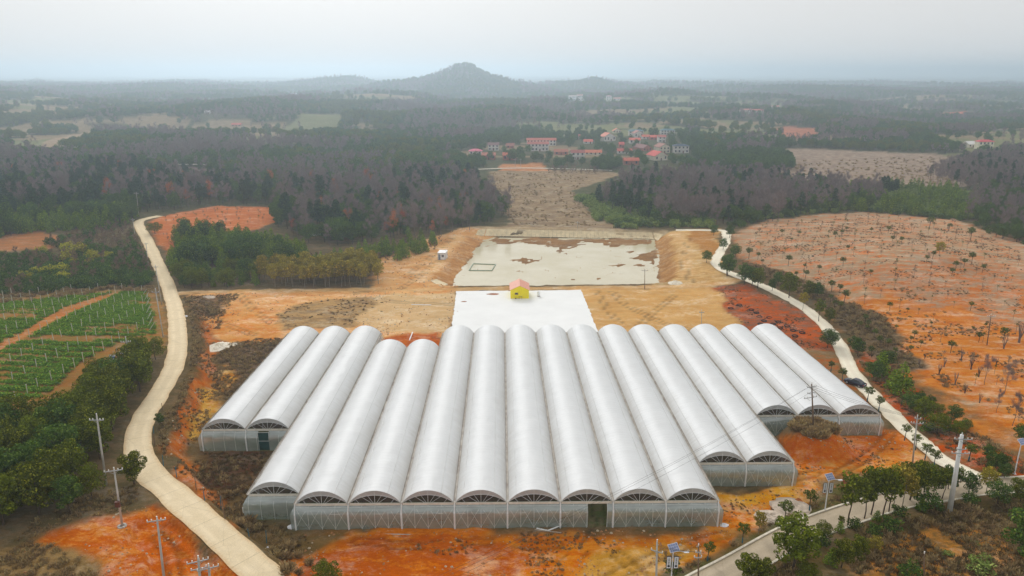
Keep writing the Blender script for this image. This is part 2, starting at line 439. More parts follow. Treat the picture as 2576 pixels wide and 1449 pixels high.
# ---------------------------------------------------------------- ground: one sheet, with soil colours by plot
def P3(*a): return a
LITTER, SCRUB = C(118, 98, 74), C(92, 82, 58)
PAINT = [  # outline in the picture, soil, second soil, share of the second, streak size in m
    ([(0, 755), (120, 742), (280, 728), (398, 730), (425, 850), (400, 885), (300, 905), (120, 1035), (-200, 1060), (-200, 780)], C(142, 116, 70), C(158, 112, 70), 0.45, 3),
    ([(-50, 895), (160, 765), (330, 728), (400, 726), (300, 745), (170, 800), (-50, 925)], C(178, 128, 84), C(186, 112, 70), 0.4, 3),
    ([(30, 1449), (60, 1385), (180, 1312), (290, 1290), (375, 1262), (470, 1320), (600, 1449), (640, 1520), (300, 1560)], C(194, 102, 54), C(206, 138, 84), 0.4, 3),
    ([(-100, 1470), (-20, 1400), (90, 1362), (190, 1395), (260, 1449), (300, 1560), (-100, 1560)], C(160, 132, 92), C(120, 96, 62), 0.4, 2),
    ([(395, 1130), (425, 1055), (470, 950), (470, 860), (475, 745), (600, 742), (560, 800), (540, 860), (720, 850), (660, 960), (560, 1060), (500, 1130), (700, 1125), (640, 1290), (760, 1335), (740, 1400), (720, 1500), (560, 1330), (450, 1225)], C(128, 104, 74), C(98, 80, 52), 0.5, 2),
    ([(500, 1130), (700, 1120), (660, 1220), (560, 1260), (500, 1200)], C(112, 88, 62), C(88, 56, 40), 0.5, 2.5),
    ([(505, 770), (540, 800), (540, 880), (525, 960), (490, 1060), (450, 1140), (510, 1240), (600, 1340), (570, 1345), (480, 1265), (420, 1175), (418, 1110), (462, 1030), (500, 940), (508, 860)], C(194, 124, 76), C(186, 102, 58), 0.45, 2.5),
    ([(545, 930), (600, 900), (560, 1000), (530, 1080), (505, 1120), (465, 1120), (500, 1030)], C(206, 164, 92), C(188, 124, 62), 0.4, 2.5),
    ([(470, 738), (1150, 728), (1148, 850), (700, 850), (560, 872), (520, 800)], C(226, 180, 130), C(214, 152, 102), 0.42, 4),
    ([(520, 790), (640, 770), (720, 800), (700, 850), (560, 872)], C(220, 164, 108), C(212, 136, 82), 0.4, 3),
    ([(690, 790), (760, 762), (900, 745), (1000, 750), (960, 790), (860, 826), (720, 832)], C(184, 150, 108), C(140, 114, 84), 0.42, 3),
    ([(900, 800), (960, 742), (1148, 735), (1146, 838), (940, 832)], C(216, 184, 142), C(206, 170, 126), 0.4, 5),
    ([(945, 850), (1112, 832), (1112, 880), (960, 880)], C(196, 112, 66), C(170, 82, 48), 0.4, 3),
    ([(560, 880), (700, 855), (740, 850), (640, 985), (580, 980)], C(128, 102, 78), C(104, 84, 66), 0.5, 2.5),
    ([(480, 745), (560, 748), (560, 790), (520, 800), (490, 790)], C(110, 90, 72), C(150, 116, 84), 0.4, 2),
    ([(940, 730), (950, 655), (1060, 605), (1170, 572), (1260, 574), (1230, 610), (1140, 728)], C(214, 172, 126), C(204, 150, 102), 0.45, 3),
    ([(1640, 725), (1655, 600), (1700, 578), (1812, 576), (1812, 640), (1840, 714)], C(212, 178, 130), C(192, 150, 100), 0.45, 3),
    ([(1725, 582), (1800, 582), (1818, 640), (1800, 655), (1765, 640)], C(182, 132, 82), C(172, 122, 74), 0.4, 6),
    ([(1640, 726), (1655, 640), (1690, 640), (1700, 724)], C(186, 158, 118), C(166, 136, 96), 0.5, 2),
    ([(1430, 726), (1800, 720), (1868, 826), (1470, 845)], C(212, 172, 120), C(204, 158, 104), 0.45, 6),
    ([(1795, 725), (1875, 712), (2000, 775), (2085, 830), (2110, 890), (2040, 900), (1868, 825)], C(184, 92, 54), C(132, 92, 74), 0.42, 2.5),
    ([(2000, 870), (2110, 880), (2130, 940), (2230, 1080), (2180, 1040), (2060, 920)], C(140, 112, 80), C(176, 98, 56), 0.35, 2.5),
    ([(1845, 590), (1915, 558), (2050, 540), (2180, 534), (2400, 552), (2700, 650), (2700, 1150), (2400, 1010), (2300, 880), (2060, 720), (1860, 660)], C(170, 144, 118), C(198, 118, 74), 0.36, 3),
    ([(2230, 690), (2400, 650), (2700, 690), (2700, 900), (2400, 800), (2180, 760)], C(194, 118, 72), C(164, 136, 112), 0.46, 16),
    ([(2040, 745), (2200, 745), (2400, 790), (2700, 860), (2700, 1180), (2420, 1040), (2240, 900)], C(202, 134, 78), C(188, 110, 62), 0.40, 14),
    ([(1850, 650), (1990, 690), (2130, 760), (2240, 800), (2260, 860), (2330, 930), (2250, 940), (2140, 850), (2060, 760), (1900, 690)], C(124, 104, 80), C(98, 82, 62), 0.5, 2.5),
    ([(2130, 870), (2260, 930), (2330, 1010), (2440, 1090), (2620, 1180), (2620, 1215), (2440, 1180), (2290, 1060), (2190, 970)], C(148, 100, 66), C(186, 84, 46), 0.42, 2.5),
    ([(1800, 1350), (1790, 1235), (2010, 1225), (1985, 1105), (2230, 1078), (2400, 1165), (2230, 1190), (2090, 1225), (1900, 1335)], C(214, 158, 96), C(206, 120, 60), 0.45, 3.5),
    ([(1960, 1095), (2260, 1070), (2330, 1130), (2200, 1130), (2160, 1175), (1990, 1165)], C(206, 128, 74), C(190, 98, 52), 0.45, 3),
    ([(1800, 1232), (2015, 1228), (2010, 1262), (1820, 1266)], C(226, 172, 84), C(216, 148, 66), 0.4, 3),
    ([(690, 1530), (760, 1335), (1480, 1336), (1835, 1330), (1890, 1352), (1600, 1449), (1450, 1530)], C(212, 142, 76), C(198, 108, 52), 0.45, 3.5),
    ([(1480, 1480), (1500, 1380), (1650, 1350), (1800, 1360), (1640, 1440), (1560, 1530)], C(208, 160, 92), C(190, 142, 74), 0.45, 4),
    ([(700, 1530), (790, 1395), (900, 1348), (1250, 1344), (1380, 1400), (1290, 1449), (1250, 1530)], C(182, 92, 46), C(202, 128, 72), 0.36, 3),
    ([(725, 1325), (905, 1334), (830, 1380), (790, 1400), (735, 1420), (690, 1380)], C(136, 108, 72), C(108, 88, 56), 0.5, 2),
    ([(1640, 1500), (1700, 1440), (1870, 1360), (2000, 1290), (2110, 1235), (2330, 1185), (2480, 1190), (2460, 1222), (2300, 1240), (2120, 1280), (1960, 1352), (1760, 1490)], C(128, 106, 74), C(92, 88, 50), 0.5, 2),
    ([(1800, 1530), (1900, 1449), (2040, 1372), (2200, 1306), (2400, 1262), (2700, 1240), (2700, 1560)], C(118, 96, 64), C(88, 76, 46), 0.5, 2.5),
    ([(2150, 1449), (2200, 1370), (2330, 1320), (2500, 1330), (2576, 1400), (2576, 1560), (2150, 1560)], C(186, 130, 76), C(124, 96, 58), 0.42, 3),
    ([(1230, 432), (1510, 425), (1560, 440), (1440, 480), (1490, 530), (1560, 576), (1700, 580), (1180, 574), (1285, 566), (1255, 500)], C(172, 150, 120), C(138, 116, 94), 0.5, 6),
    ([(1820, 400), (2000, 372), (2360, 388), (2600, 440), (2420, 470), (2300, 478), (2050, 455), (1900, 442), (1850, 430)], C(166, 146, 128), C(132, 112, 98), 0.45, 8),
    ([(375, 565), (400, 545), (540, 518), (690, 520), (700, 560), (640, 580), (460, 580), (430, 640), (400, 620)], C(196, 124, 84), C(186, 108, 72), 0.4, 5),
    ([(-50, 600), (90, 583), (150, 592), (140, 622), (-50, 640)], C(172, 116, 80), C(150, 110, 78), 0.4, 5),
    ([(440, 420), (600, 420), (610, 455), (470, 458)], C(112, 96, 90), C(102, 86, 84), 0.4, 12),
    ([(60, 385), (130, 350), (230, 330), (240, 350), (150, 372)], C(168, 146, 122), C(146, 124, 104), 0.4, 12),
    ([(700, 330), (760, 292), (860, 288), (850, 330)], C(116, 120, 82), C(124, 118, 90), 0.4, 14),
    ([(1930, 330), (1980, 318), (2080, 325), (2040, 345), (2000, 350)], C(178, 112, 84), C(150, 100, 84), 0.4, 12),
    ([(2330, 288), (2420, 280), (2480, 290), (2400, 297)], C(190, 108, 86), C(190, 108, 86), 0.4, 12),
    ([(1255, 430), (1262, 412), (1365, 410), (1385, 430)], C(190, 132, 92), C(178, 118, 82), 0.4, 6),
]
CLEAR = [p[0] for p in PAINT[-9:]]
RUTS = [[(1492, 1338), (1478, 1375), (1420, 1420), (1330, 1475)], [(1500, 1340), (1530, 1380), (1600, 1430), (1640, 1480)], [(1820, 1345), (1700, 1380), (1560, 1440), (1490, 1480)], [(1540, 735), (1580, 770), (1680, 815), (1760, 830)],
        [(1500, 732), (1530, 780), (1570, 826)], [(1700, 740), (1640, 790), (1600, 828)], [(480, 742), (540, 770), (560, 810), (640, 842)], [(600, 738), (640, 780), (720, 840)], [(900, 736), (1000, 760), (1140, 765)], [(1120, 640), (1060, 690), (1010, 725)],
        [(1135, 600), (1090, 640), (1030, 690)], [(2110, 1190), (2180, 1150), (2240, 1090)], [(2050, 1190), (1960, 1210), (1840, 1238)], [(420, 1330), (480, 1390), (560, 1470)], [(400, 1350), (430, 1400), (440, 1470)], [(1730, 600), (1720, 660), (1740, 712)], [(900, 1360), (1050, 1375), (1200, 1360), (1400, 1372)]]
def build_ground():
    ys = np.concatenate([np.linspace(-160, 44, 24)[:-1], np.arange(44, 252, 0.62), 252 * 1.0052 ** np.arange(0, 160)])
    y_last = ys[-1]
    ys = np.concatenate([ys, np.geomspace(y_last * 1.011, 14000, 180)])
    s = np.linspace(-1.15, 1.15, 640)
    Y, S = np.meshgrid(ys, s, indexing='ij')
    X = S * (np.maximum(Y, 20) + 75)
    shp = X.shape
    x, y = X.ravel(), Y.ravel()
    z = h(x, y)
    rd = road_dist(x, y)
    house = in_house(x, y, 0.6)
    fine = (fbm(x / 2.2, y / 2.2, 71, 3) - 0.5) * 0.50 + (vnoise((x + .6 * y) / 1.1, (y - .3 * x) / 6, 73) - .5) * .16 + (fbm(x / 9, y / 9, 72, 2) - 0.5) * 0.5
    keep = np.clip(rd / 2.5, 0, 1) * (~house)
    inpond = in_poly(x, y, [tuple(p) for p in POND])
    tarp = in_poly(x, y, TARP)
    zz = z + fine * keep * (1 - inpond) * (1 - tarp) * (1 - sstep(y, 900, 1500))
    zz = np.where(rd < 0.1, zz - 0.22, zz)
    zz = np.where(tarp, zz - 0.12, zz)
    # mud banks standing out of the pond
    qx, qy, _ = project(x + (fbm(x / 6, y / 6, 5, 3) - .5) * 14, y + (fbm(x / 6, y / 6, 6, 3) - .5) * 18, np.full_like(x, WATER_Z))
    mud = np.zeros(len(x))
    for pl in ([(1280, 604), (1330, 596), (1500, 596), (1655, 598), (1655, 616), (1560, 617), (1480, 615), (1430, 621), (1405, 629), (1360, 617)],
               [(1580, 646), (1615, 634), (1660, 628), (1660, 680), (1625, 668), (1598, 654)], [(1288, 664), (1330, 651), (1352, 652), (1312, 668)],
               [(1530, 664), (1580, 667), (1590, 673), (1540, 672)], [(1222, 606), (1236, 600), (1300, 602), (1290, 612), (1240, 612)]):
        mud = np.maximum(mud, in_poly(qx, qy, pl))
    mudn = fbm(x / 1.8, y / 3.2, 8, 3)
    zz = np.where(inpond, zz + mud * (0.12 + 0.62 * mudn), zz)
    zz = np.where(inpond & (mud < .5) & (mudn > .74), WATER_Z + 0.03, zz)
    n = len(x)
    ca = np.empty((n, 4)); cb = np.empty((n, 4)); cov = np.full(n, 0.45); sc = np.full(n, 3.0)
    far = sstep(y, 280, 420)[:, None]
    ca[:, :3] = np.array(LITTER) * (1 - far) + np.array(C(98, 90, 70)) * far
    cb[:, :3] = np.array(SCRUB) * (1 - far) + np.array(C(72, 80, 52)) * far
    ff = fbm(x / 130, y / 110, 81, 3)
    fld = ((y > 640) & (y < 2100) & (ff > 0.62))
    ca[fld, :3] = C(132, 126, 94); cb[fld, :3] = C(112, 118, 78)
    fld2 = ((y > 640) & (y < 2100) & (fbm(x / 120, y / 90, 86, 3) > 0.66))
    ca[fld2, :3] = C(148, 126, 102); cb[fld2, :3] = C(132, 118, 92)
    ca[:, 3] = cb[:, 3] = 1
    wx, wy = fbm(x / 7, y / 7, 91, 3) - .5, fbm(x / 7, y / 7, 92, 3) - .5
    px, py, dep = project(x, y, z)
    for poly, a, b, cv, s_ in PAINT:
        bx = [q[0] for q in poly]; by = [q[1] for q in poly]
        sel = (px > min(bx) - 80) & (px < max(bx) + 80) & (py > min(by) - 80) & (py < max(by) + 80) & (y > 30)
        if not sel.any():
            continue
        acc = np.zeros(sel.sum())
        js = max(s_ / 3.0, 1.0) if s_ > 10 and by[0] > 500 else 1.0
        for k, (jx, jy) in enumerate(((0, 0), (.5, .2), (-.4, -.3), (.1, -.5), (1.1, -.2), (-1.0, .6), (.3, 1.1), (-.5, -1.2))):
            ux, uy, _ = project(x[sel] + wx[sel] * 7 * js + jx * js, y[sel] + wy[sel] * 7 * js + jy * js, z[sel])
            acc += in_poly(ux, uy, poly)
        acc /= 8
        for arr, c in ((ca, a), (cb, b)):
            arr[sel, :3] = arr[sel, :3] * (1 - acc[:, None]) + np.array(c) * acc[:, None]
        cov[sel] = cov[sel] * (1 - acc) + cv * acc
    tr = np.where(np.abs(y - 232) < 60, seg_dist(x, y, TRACK), 99)
    k = (1 - sstep(tr + 3 * wx, 1.2, 3.2))[:, None] * 0.8
    ca[:, :3] = ca[:, :3] * (1 - k) + np.array(C(222, 186, 140)) * k
    cb[:, :3] = cb[:, :3] * (1 - k) + np.array(C(206, 160, 112)) * k
    dk_ = (1 - sstep(np.where(np.abs(y - 335) < 25, seg_dist(x, y, DAM), 99) + 2 * wx, 1.5, 3.5))[:, None] * .85
    ca[:, :3] = ca[:, :3] * (1 - dk_) + np.array(C(196, 176, 146)) * dk_
    cb[:, :3] = cb[:, :3] * (1 - dk_) + np.array(C(176, 152, 122)) * dk_
    pd = np.where(np.abs(y - 285) < 75, seg_dist(x, y, POND, True), 99) * np.where(inpond, 0, 1)
    side = (y > POND_NEAR - 1) & (y < 322)
    kk = ((1 - sstep(pd + 5 * wx, 6.0, 9.0)) * side)[:, None] * .75  # slope shading put into the soil colour: pond sides darker brown
    ca[:, :3] = ca[:, :3] * (1 - kk) + np.array(C(188, 142, 98)) * kk
    cb[:, :3] = cb[:, :3] * (1 - kk) + np.array(C(164, 116, 76)) * kk
    kk = (sstep(pd + 5 * wx, 8.0, 9.5) * (1 - sstep(pd + 5 * wx, 12.5, 15.0)) * side)[:, None] * .6  # level rim coloured lighter to set off the painted slope shading
    ca[:, :3] = ca[:, :3] * (1 - kk) + np.array(C(226, 192, 148)) * kk
    cb[:, :3] = cb[:, :3] * (1 - kk) + np.array(C(212, 170, 122)) * kk
    for rp in RUTS:      # wheel ruts pressed into the soil
        ln = smooth_line([G(*q) for q in rp], 2.0)
        lo, hi = ln.min(0) - 4, ln.max(0) + 4
        s_ = (x > lo[0]) & (x < hi[0]) & (y > lo[1]) & (y < hi[1])
        dd = np.abs(seg_dist(x[s_], y[s_], ln) - .85)
        f_ = (1 - sstep(dd, .18, .5)) * (fbm(x[s_] / 5, y[s_] / 5, 23, 2) > .36) * .34
        ca[s_, :3] *= (1 - f_)[:, None]; cb[s_, :3] *= (1 - f_)[:, None]
        zz[s_] -= f_ * .35
    m = inpond | (seg_dist(x, y, POND, True) + wx * 2 < 1.0)
    ca[m, :3] = C(158, 122, 88); cb[m, :3] = C(138, 104, 74)
    hillm = in_poly(px, py, PAINT[22][0]) & (np.abs(((y + .22 * x + 6 * fbm(x / 40, y / 40, 12, 2)) % 5.2) - .5) < .42) & (fbm(x / 9, y / 9, 13, 2) > .45)
    ca[hillm, :3] = ca[hillm, :3] * .55 + np.array(C(206, 184, 156)) * .45
    cb[hillm, :3] = cb[hillm, :3] * .6 + np.array(C(206, 164, 124)) * .4
    ca[house, :3] = C(110, 100, 74); cb[house, :3] = C(88, 98, 58)
    drow = np.abs((x - GX0) % 1.6 - 0.8) < 0.3
    ca[house & drow, :3] = C(70, 72, 40)
    ni, nj = shp
    i = np.arange(ni - 1)[:, None] * nj + np.arange(nj - 1)[None, :]
    F = np.stack([i, i + 1, i + nj + 1, i + nj], -1).reshape(-1, 4)
    V = np.stack([x, y, zz], 1)
    me = np_mesh('ground', V, F, [ground_mat()], attr={'ca': ('FLOAT_COLOR', ca), 'cb': ('FLOAT_COLOR', cb), 'cov': ('FLOAT', cov)}, smooth=True)
    o = put('ground', me)
    tag(o, kind='structure')
def ground_mat():
    m = bpy.data.materials.new('soil')
    n, l, out = nodes(m)
    tc = n.new('ShaderNodeTexCoord')
    mp = n.new('ShaderNodeMapping'); mp.inputs['Scale'].default_value = (0.55, 1.0, 1.0); mp.inputs['Rotation'].default_value = (0, 0, 0.25)
    l.new(tc.outputs['Object'], mp.inputs['Vector'])
    A = n.new('ShaderNodeAttribute'); A.attribute_name = 'ca'
    B = n.new('ShaderNodeAttribute'); B.attribute_name = 'cb'
    K = n.new('ShaderNodeAttribute'); K.attribute_name = 'cov'
    n1 = noise(n, l, 0.33, 6, 0.68, mp.outputs[0]); n2 = noise(n, l, 1.7, 4, 0.7, mp.outputs[0]); n3 = noise(n, l, 6.0, 3, 0.7, tc.outputs['Object']); n4 = noise(n, l, 0.05, 3, 0.6, tc.outputs['Object'])
    s = math_(n, l, 'ADD', math_(n, l, 'MULTIPLY', n1, 0.62), math_(n, l, 'MULTIPLY', n2, 0.38))
    th = math_(n, l, 'SUBTRACT', 0.72, math_(n, l, 'MULTIPLY', K.outputs['Fac'], 0.5))
    f = ramp(n, l, math_(n, l, 'SUBTRACT', s, th), -0.055, 0.055)
    c = mixrgb(n, l, f, A.outputs['Color'], B.outputs['Color'])
    n5 = noise(n, l, 0.16, 5, 0.7, mp.outputs[0]); n6 = noise(n, l, 0.75, 5, 0.75, tc.outputs['Object']); n7 = noise(n, l, 13.0, 2, 0.6, tc.outputs['Object'])
    pale = n.new('ShaderNodeHueSaturation'); l.new(c, pale.inputs['Color']); pale.inputs['Saturation'].default_value = 0.66; pale.inputs['Value'].default_value = 1.28; pale.inputs['Hue'].default_value = 0.512
    c = mixrgb(n, l, math_(n, l, 'MULTIPLY', ramp(n, l, math_(n, l, 'ADD', math_(n, l, 'MULTIPLY', n5, .6), math_(n, l, 'MULTIPLY', n6, .4)), 0.50, 0.62), 0.75), c, pale.outputs[0])
    dk = n.new('ShaderNodeHueSaturation'); l.new(c, dk.inputs['Color']); dk.inputs['Saturation'].default_value = 0.8; dk.inputs['Value'].default_value = 0.52
    c = mixrgb(n, l, math_(n, l, 'MULTIPLY', ramp(n, l, math_(n, l, 'ADD', math_(n, l, 'MULTIPLY', n6, .6), math_(n, l, 'MULTIPLY', n3, .4)), 0.56, 0.66), 0.55), c, dk.outputs[0])
    c = mixrgb(n, l, math_(n, l, 'MULTIPLY', ramp(n, l, n7, 0.60, 0.72), 0.35), c, C(214, 186, 150))
    v = math_(n, l, 'ADD', math_(n, l, 'ADD', math_(n, l, 'MULTIPLY', n2, 0.55), math_(n, l, 'MULTIPLY', n3, 0.55)), math_(n, l, 'MULTIPLY', n4, 0.5))
    hs = n.new('ShaderNodeHueSaturation'); l.new(c, hs.inputs['Color'])
    l.new(math_(n, l, 'ADD', v, 0.33), hs.inputs['Value']); hs.inputs['Saturation'].default_value = 1.10; hs.inputs['Hue'].default_value = 0.502
    d = n.new('ShaderNodeBsdfDiffuse'); d.inputs['Roughness'].default_value = 0.6
    b = n.new('ShaderNodeBump'); b.inputs['Strength'].default_value = 0.7; b.inputs['Distance'].default_value = 0.35
    l.new(math_(n, l, 'ADD', n2, math_(n, l, 'MULTIPLY', n3, 0.35)), b.inputs['Height'])
    l.new(b.outputs[0], d.inputs['Normal']); l.new(hs.outputs[0], d.inputs['Color']); l.new(d.outputs[0], out.inputs['Surface'])
    return m
TARP_PX = [(1139, 850), (1140, 826), (1148, 733), (1462, 731), (1490, 800), (1502, 850)]
TARP = [tuple(G(*p)[:2]) for p in TARP_PX]
TARP[0] = (TARP[1][0], Y_FAR + 0.3); TARP[-1] = (TARP[-2][0] + (TARP[-2][0] - TARP[-3][0]) * 0.4, Y_FAR + 0.3)
build_ground()

def road_strip(name, line, hw, m, lift=0.03, ragged=0.35, cols=7):
    t = np.gradient(line, axis=0); t /= np.linalg.norm(t, axis=1)[:, None]
    nrm = np.stack([t[:, 1], -t[:, 0]], 1)
    u = np.linspace(-1, 1, cols)
    n = len(line)
    s = np.cumsum(np.r_[0, np.linalg.norm(np.diff(line, axis=0), axis=1)])
    wl_ = hw + ragged * (fbm(s / 3, s * 0, 3, 3) - .5) * 2
    wr_ = hw + ragged * (fbm(s / 3, s * 0 + 9, 4, 3) - .5) * 2
    off = np.where(u[None, :] < 0, u[None, :] * wl_[:, None], u[None, :] * wr_[:, None])
    X = line[:, 0, None] + nrm[:, 0, None] * off; Y = line[:, 1, None] + nrm[:, 1, None] * off
    zc = h(line[:, 0], line[:, 1])
    k = np.ones(9) / 9
    zs = np.convolve(np.pad(zc, 4, mode='edge'), k, 'valid')
    Z = 0.5 * h(X, Y) + 0.5 * zs[:, None] + lift - 0.05 * np.abs(u)[None, :] ** 4
    i = np.arange(n - 1)[:, None] * cols + np.arange(cols - 1)[None, :]
    F = np.stack([i, i + 1, i + cols + 1, i + cols], -1).reshape(-1, 4)
    uv = np.broadcast_to(u[None, :], X.shape)
    sv = np.broadcast_to(s[:, None], X.shape)
    me = np_mesh(name, np.stack([X.ravel(), Y.ravel(), Z.ravel()], 1), F, [m], attr={'ru': ('FLOAT', uv.ravel()), 'rs': ('FLOAT', sv.ravel())}, smooth=True)
    o = put(name, me)
    return tag(o, kind='structure'), X, Y, Z
def road_mat(name, a, b, edge, joint=0.0):
    m = bpy.data.materials.new(name)
    n, l, out = nodes(m)
    u = n.new('ShaderNodeAttribute'); u.attribute_name = 'ru'
    s = n.new('ShaderNodeAttribute'); s.attribute_name = 'rs'
    f = ramp(n, l, noise(n, l, 0.5, 5, 0.65), 0.35, 0.68)
    c = mixrgb(n, l, f, a, b)
    e = ramp(n, l, math_(n, l, 'ADD', math_(n, l, 'ABSOLUTE', u.outputs['Fac']), math_(n, l, 'MULTIPLY', noise(n, l, 1.6, 4), 0.55)), 0.98, 1.30)
    c = mixrgb(n, l, e, c, edge)
    sp_ = ramp(n, l, noise(n, l, 5.0, 3, 0.7), 0.3, 0.75)
    c = mixrgb(n, l, 0.35, c, mixrgb(n, l, sp_, tuple(x * .68 for x in a), tuple(min(1, x * 1.15) for x in b)))
    trk = math_(n, l, 'ABSOLUTE', math_(n, l, 'SUBTRACT', math_(n, l, 'ABSOLUTE', u.outputs['Fac']), 0.42))
    c = mixrgb(n, l, math_(n, l, 'MULTIPLY', math_(n, l, 'MULTIPLY', ramp(n, l, trk, 0.22, 0.05), ramp(n, l, noise(n, l, 0.25, 3), .35, .6)), 0.30), c, tuple(min(1, x * 1.2) for x in b))
    ck = n.new('ShaderNodeTexVoronoi'); ck.feature = 'DISTANCE_TO_EDGE'; ck.inputs['Scale'].default_value = 0.22
    ctc = n.new('ShaderNodeTexCoord'); l.new(ctc.outputs['Object'], ck.inputs['Vector'])
    c = mixrgb(n, l, math_(n, l, 'MULTIPLY', ramp(n, l, ck.outputs['Distance'], 0.012, 0.004), 0.18), c, tuple(x * .5 for x in a))
    if joint:
        j = math_(n, l, 'PINGPONG', s.outputs['Fac'], joint)
        c = mixrgb(n, l, math_(n, l, 'MULTIPLY', math_(n, l, 'LESS_THAN', j, 0.05), 0.5), c, tuple(x * .5 for x in a))
    d = n.new('ShaderNodeBsdfDiffuse')
    l.new(c, d.inputs['Color']); l.new(d.outputs[0], out.inputs['Surface'])
    return m
M_ROADL = road_mat('pale_concrete_road', C(220, 200, 164), C(230, 212, 180), C(204, 168, 120), 3.0)
M_ROADR = road_mat('white_gravel_road', C(236, 224, 200), C(242, 232, 212), C(214, 190, 152))
M_ROADA = road_mat('asphalt', C(184, 168, 144), C(196, 180, 156), C(160, 142, 114), 0)
M_KERB = mat('kerb_concrete', C(226, 216, 196), 0.8, 0.15, 1.5)
road_strip('farm_road', ROAD_L, 2.3, M_ROADL, ragged=.25)
road_strip('gravel_road', ROAD_R, 1.9, M_ROADR, ragged=0.5)
_, AX, AY, AZ = road_strip('asphalt_road', ROAD_A, 2.2, M_ROADA, lift=0.02, ragged=0.0)
for name, e, sgn in (('kerb', 0, -1), ('kerb', -1, 1)):
    b = MB()
    t = np.gradient(np.stack([AX[:, e], AY[:, e]], 1), axis=0); t /= np.linalg.norm(t, axis=1)[:, None]
    nr = np.stack([t[:, 1], -t[:, 0]], 1) * sgn
    n = len(AX)
    vs = []
    for i in range(n):
        x, y, z = AX[i, e], AY[i, e], AZ[i, e]
        for o, dz in ((0.0, -0.25), (0.0, 0.12), (0.34, 0.12), (0.34, -0.35)):
            vs.append((x + nr[i, 0] * o, y + nr[i, 1] * o, z + dz + 0.03))
    fs = [(i * 4 + k, i * 4 + (k + 1) % 4, i * 4 + 4 + (k + 1) % 4, i * 4 + 4 + k) for i in range(n - 1) for k in range(4)]
    tag(b.add(vs, fs).obj('kerb', M_KERB), kind='structure')

# pond water
def water_mat():
    m = bpy.data.materials.new('muddy_water')
    n, l, out = nodes(m)
    p = n.new('ShaderNodeBsdfPrincipled')
    f = ramp(n, l, noise(n, l, 0.06, 4, 0.6), 0.35, 0.65)
    l.new(mixrgb(n, l, f, C(196, 184, 150), C(208, 198, 170)), p.inputs['Base Color'])
    p.inputs['Roughness'].default_value = 0.12; p.inputs['IOR'].default_value = 1.33
    b = n.new('ShaderNodeBump'); b.inputs['Strength'].default_value = 0.05; b.inputs['Distance'].default_value = 0.05
    l.new(noise(n, l, 1.2, 3), b.inputs['Height']); l.new(b.outputs[0], p.inputs['Normal'])
    l.new(p.outputs[0], out.inputs['Surface'])
    return m
cx_, cy_ = np.mean(POND, axis=0)
vs = [(p[0] + (p[0] - cx_) * 0.06, p[1] + (p[1] - cy_) * 0.06, WATER_Z) for p in POND]
tag(MB().add(vs, [tuple(range(len(vs)))]).obj('pond_water', water_mat()), kind='structure')

# white ground sheet behind the greenhouse: overlapping strips with slight folds
def tarp_mat():
    m = bpy.data.materials.new('white_sheeting')
    n, l, out = nodes(m)
    d = n.new('ShaderNodeBsdfDiffuse')
    f = ramp(n, l, noise(n, l, 0.12, 5, 0.6), 0.3, 0.7); g = ramp(n, l, noise(n, l, 1.5, 4, 0.65), 0.62, 0.8)
    c = mixrgb(n, l, f, C(232, 232, 230), C(240, 240, 238))
    l.new(mixrgb(n, l, math_(n, l, 'MULTIPLY', g, 0.25), c, C(205, 195, 182)), d.inputs['Color'])
    b = n.new('ShaderNodeBump'); b.inputs['Strength'].default_value = 0.35; b.inputs['Distance'].default_value = 0.2
    l.new(noise(n, l, 0.9, 4), b.inputs['Height']); l.new(b.outputs[0], d.inputs['Normal']); l.new(d.outputs[0], out.inputs['Surface'])
    return m
tx0, ty0 = TARP[2]; tx1, ty1 = TARP[3]
L0, L1 = TARP[0], TARP[-1]
tarp = empty('ground_sheet', ((tx0 + tx1) / 2, (ty0 + Y_FAR) / 2, float(h((tx0 + tx1) / 2, (ty0 + Y_FAR) / 2))))
tag(tarp, 'large white plastic ground sheet spread between greenhouse and pond', 'ground sheet')
M_TARP = tarp_mat()
NS = 6
for k in range(NS):
    NU, NV = 50, 10
    vs, fs = [], []
    for j in range(NV + 1):
        v = (k + j / NV * 1.03) / NS
        v = min(v, 1)
        ya = Y_FAR + 0.3 + (ty0 - Y_FAR - 0.3) * v
        xa, xb = L0[0] + (tx0 - L0[0]) * v, L1[0] + (tx1 - L1[0]) * v
        for i in range(NU + 1):
            u = i / NU
            x = xa + (xb - xa) * u + (0.5 * (float(vnoise(ya / 2.0, 3.0 + k)) - .5) if i in (0, NU) else 0)
            y = ya + (0.8 * (float(vnoise(x / 2.5, 7.7)) - .5) if (k == NS - 1 and j == NV) else 0)
            vs.append((x - tarp.location.x, y - tarp.location.y, 0.10 + 0.012 * (NS - k)))
    va = np.array(vs); wx_, wy_ = va[:, 0] + tarp.location.x, va[:, 1] + tarp.location.y
    va[:, 2] += h(wx_, wy_) + 0.10 * (fbm(wx_ / 2.5, wy_ / 6, 40 + k, 3) - .5) - tarp.location.z
    vs = va.tolist()
    for j in range(NV):
        for i in range(NU):
            a = j * (NU + 1) + i
            fs.append((a, a + 1, a + NU + 2, a + NU + 1))
    MB().add(vs, fs).obj('sheet_strip', M_TARP, tarp, smooth=True)

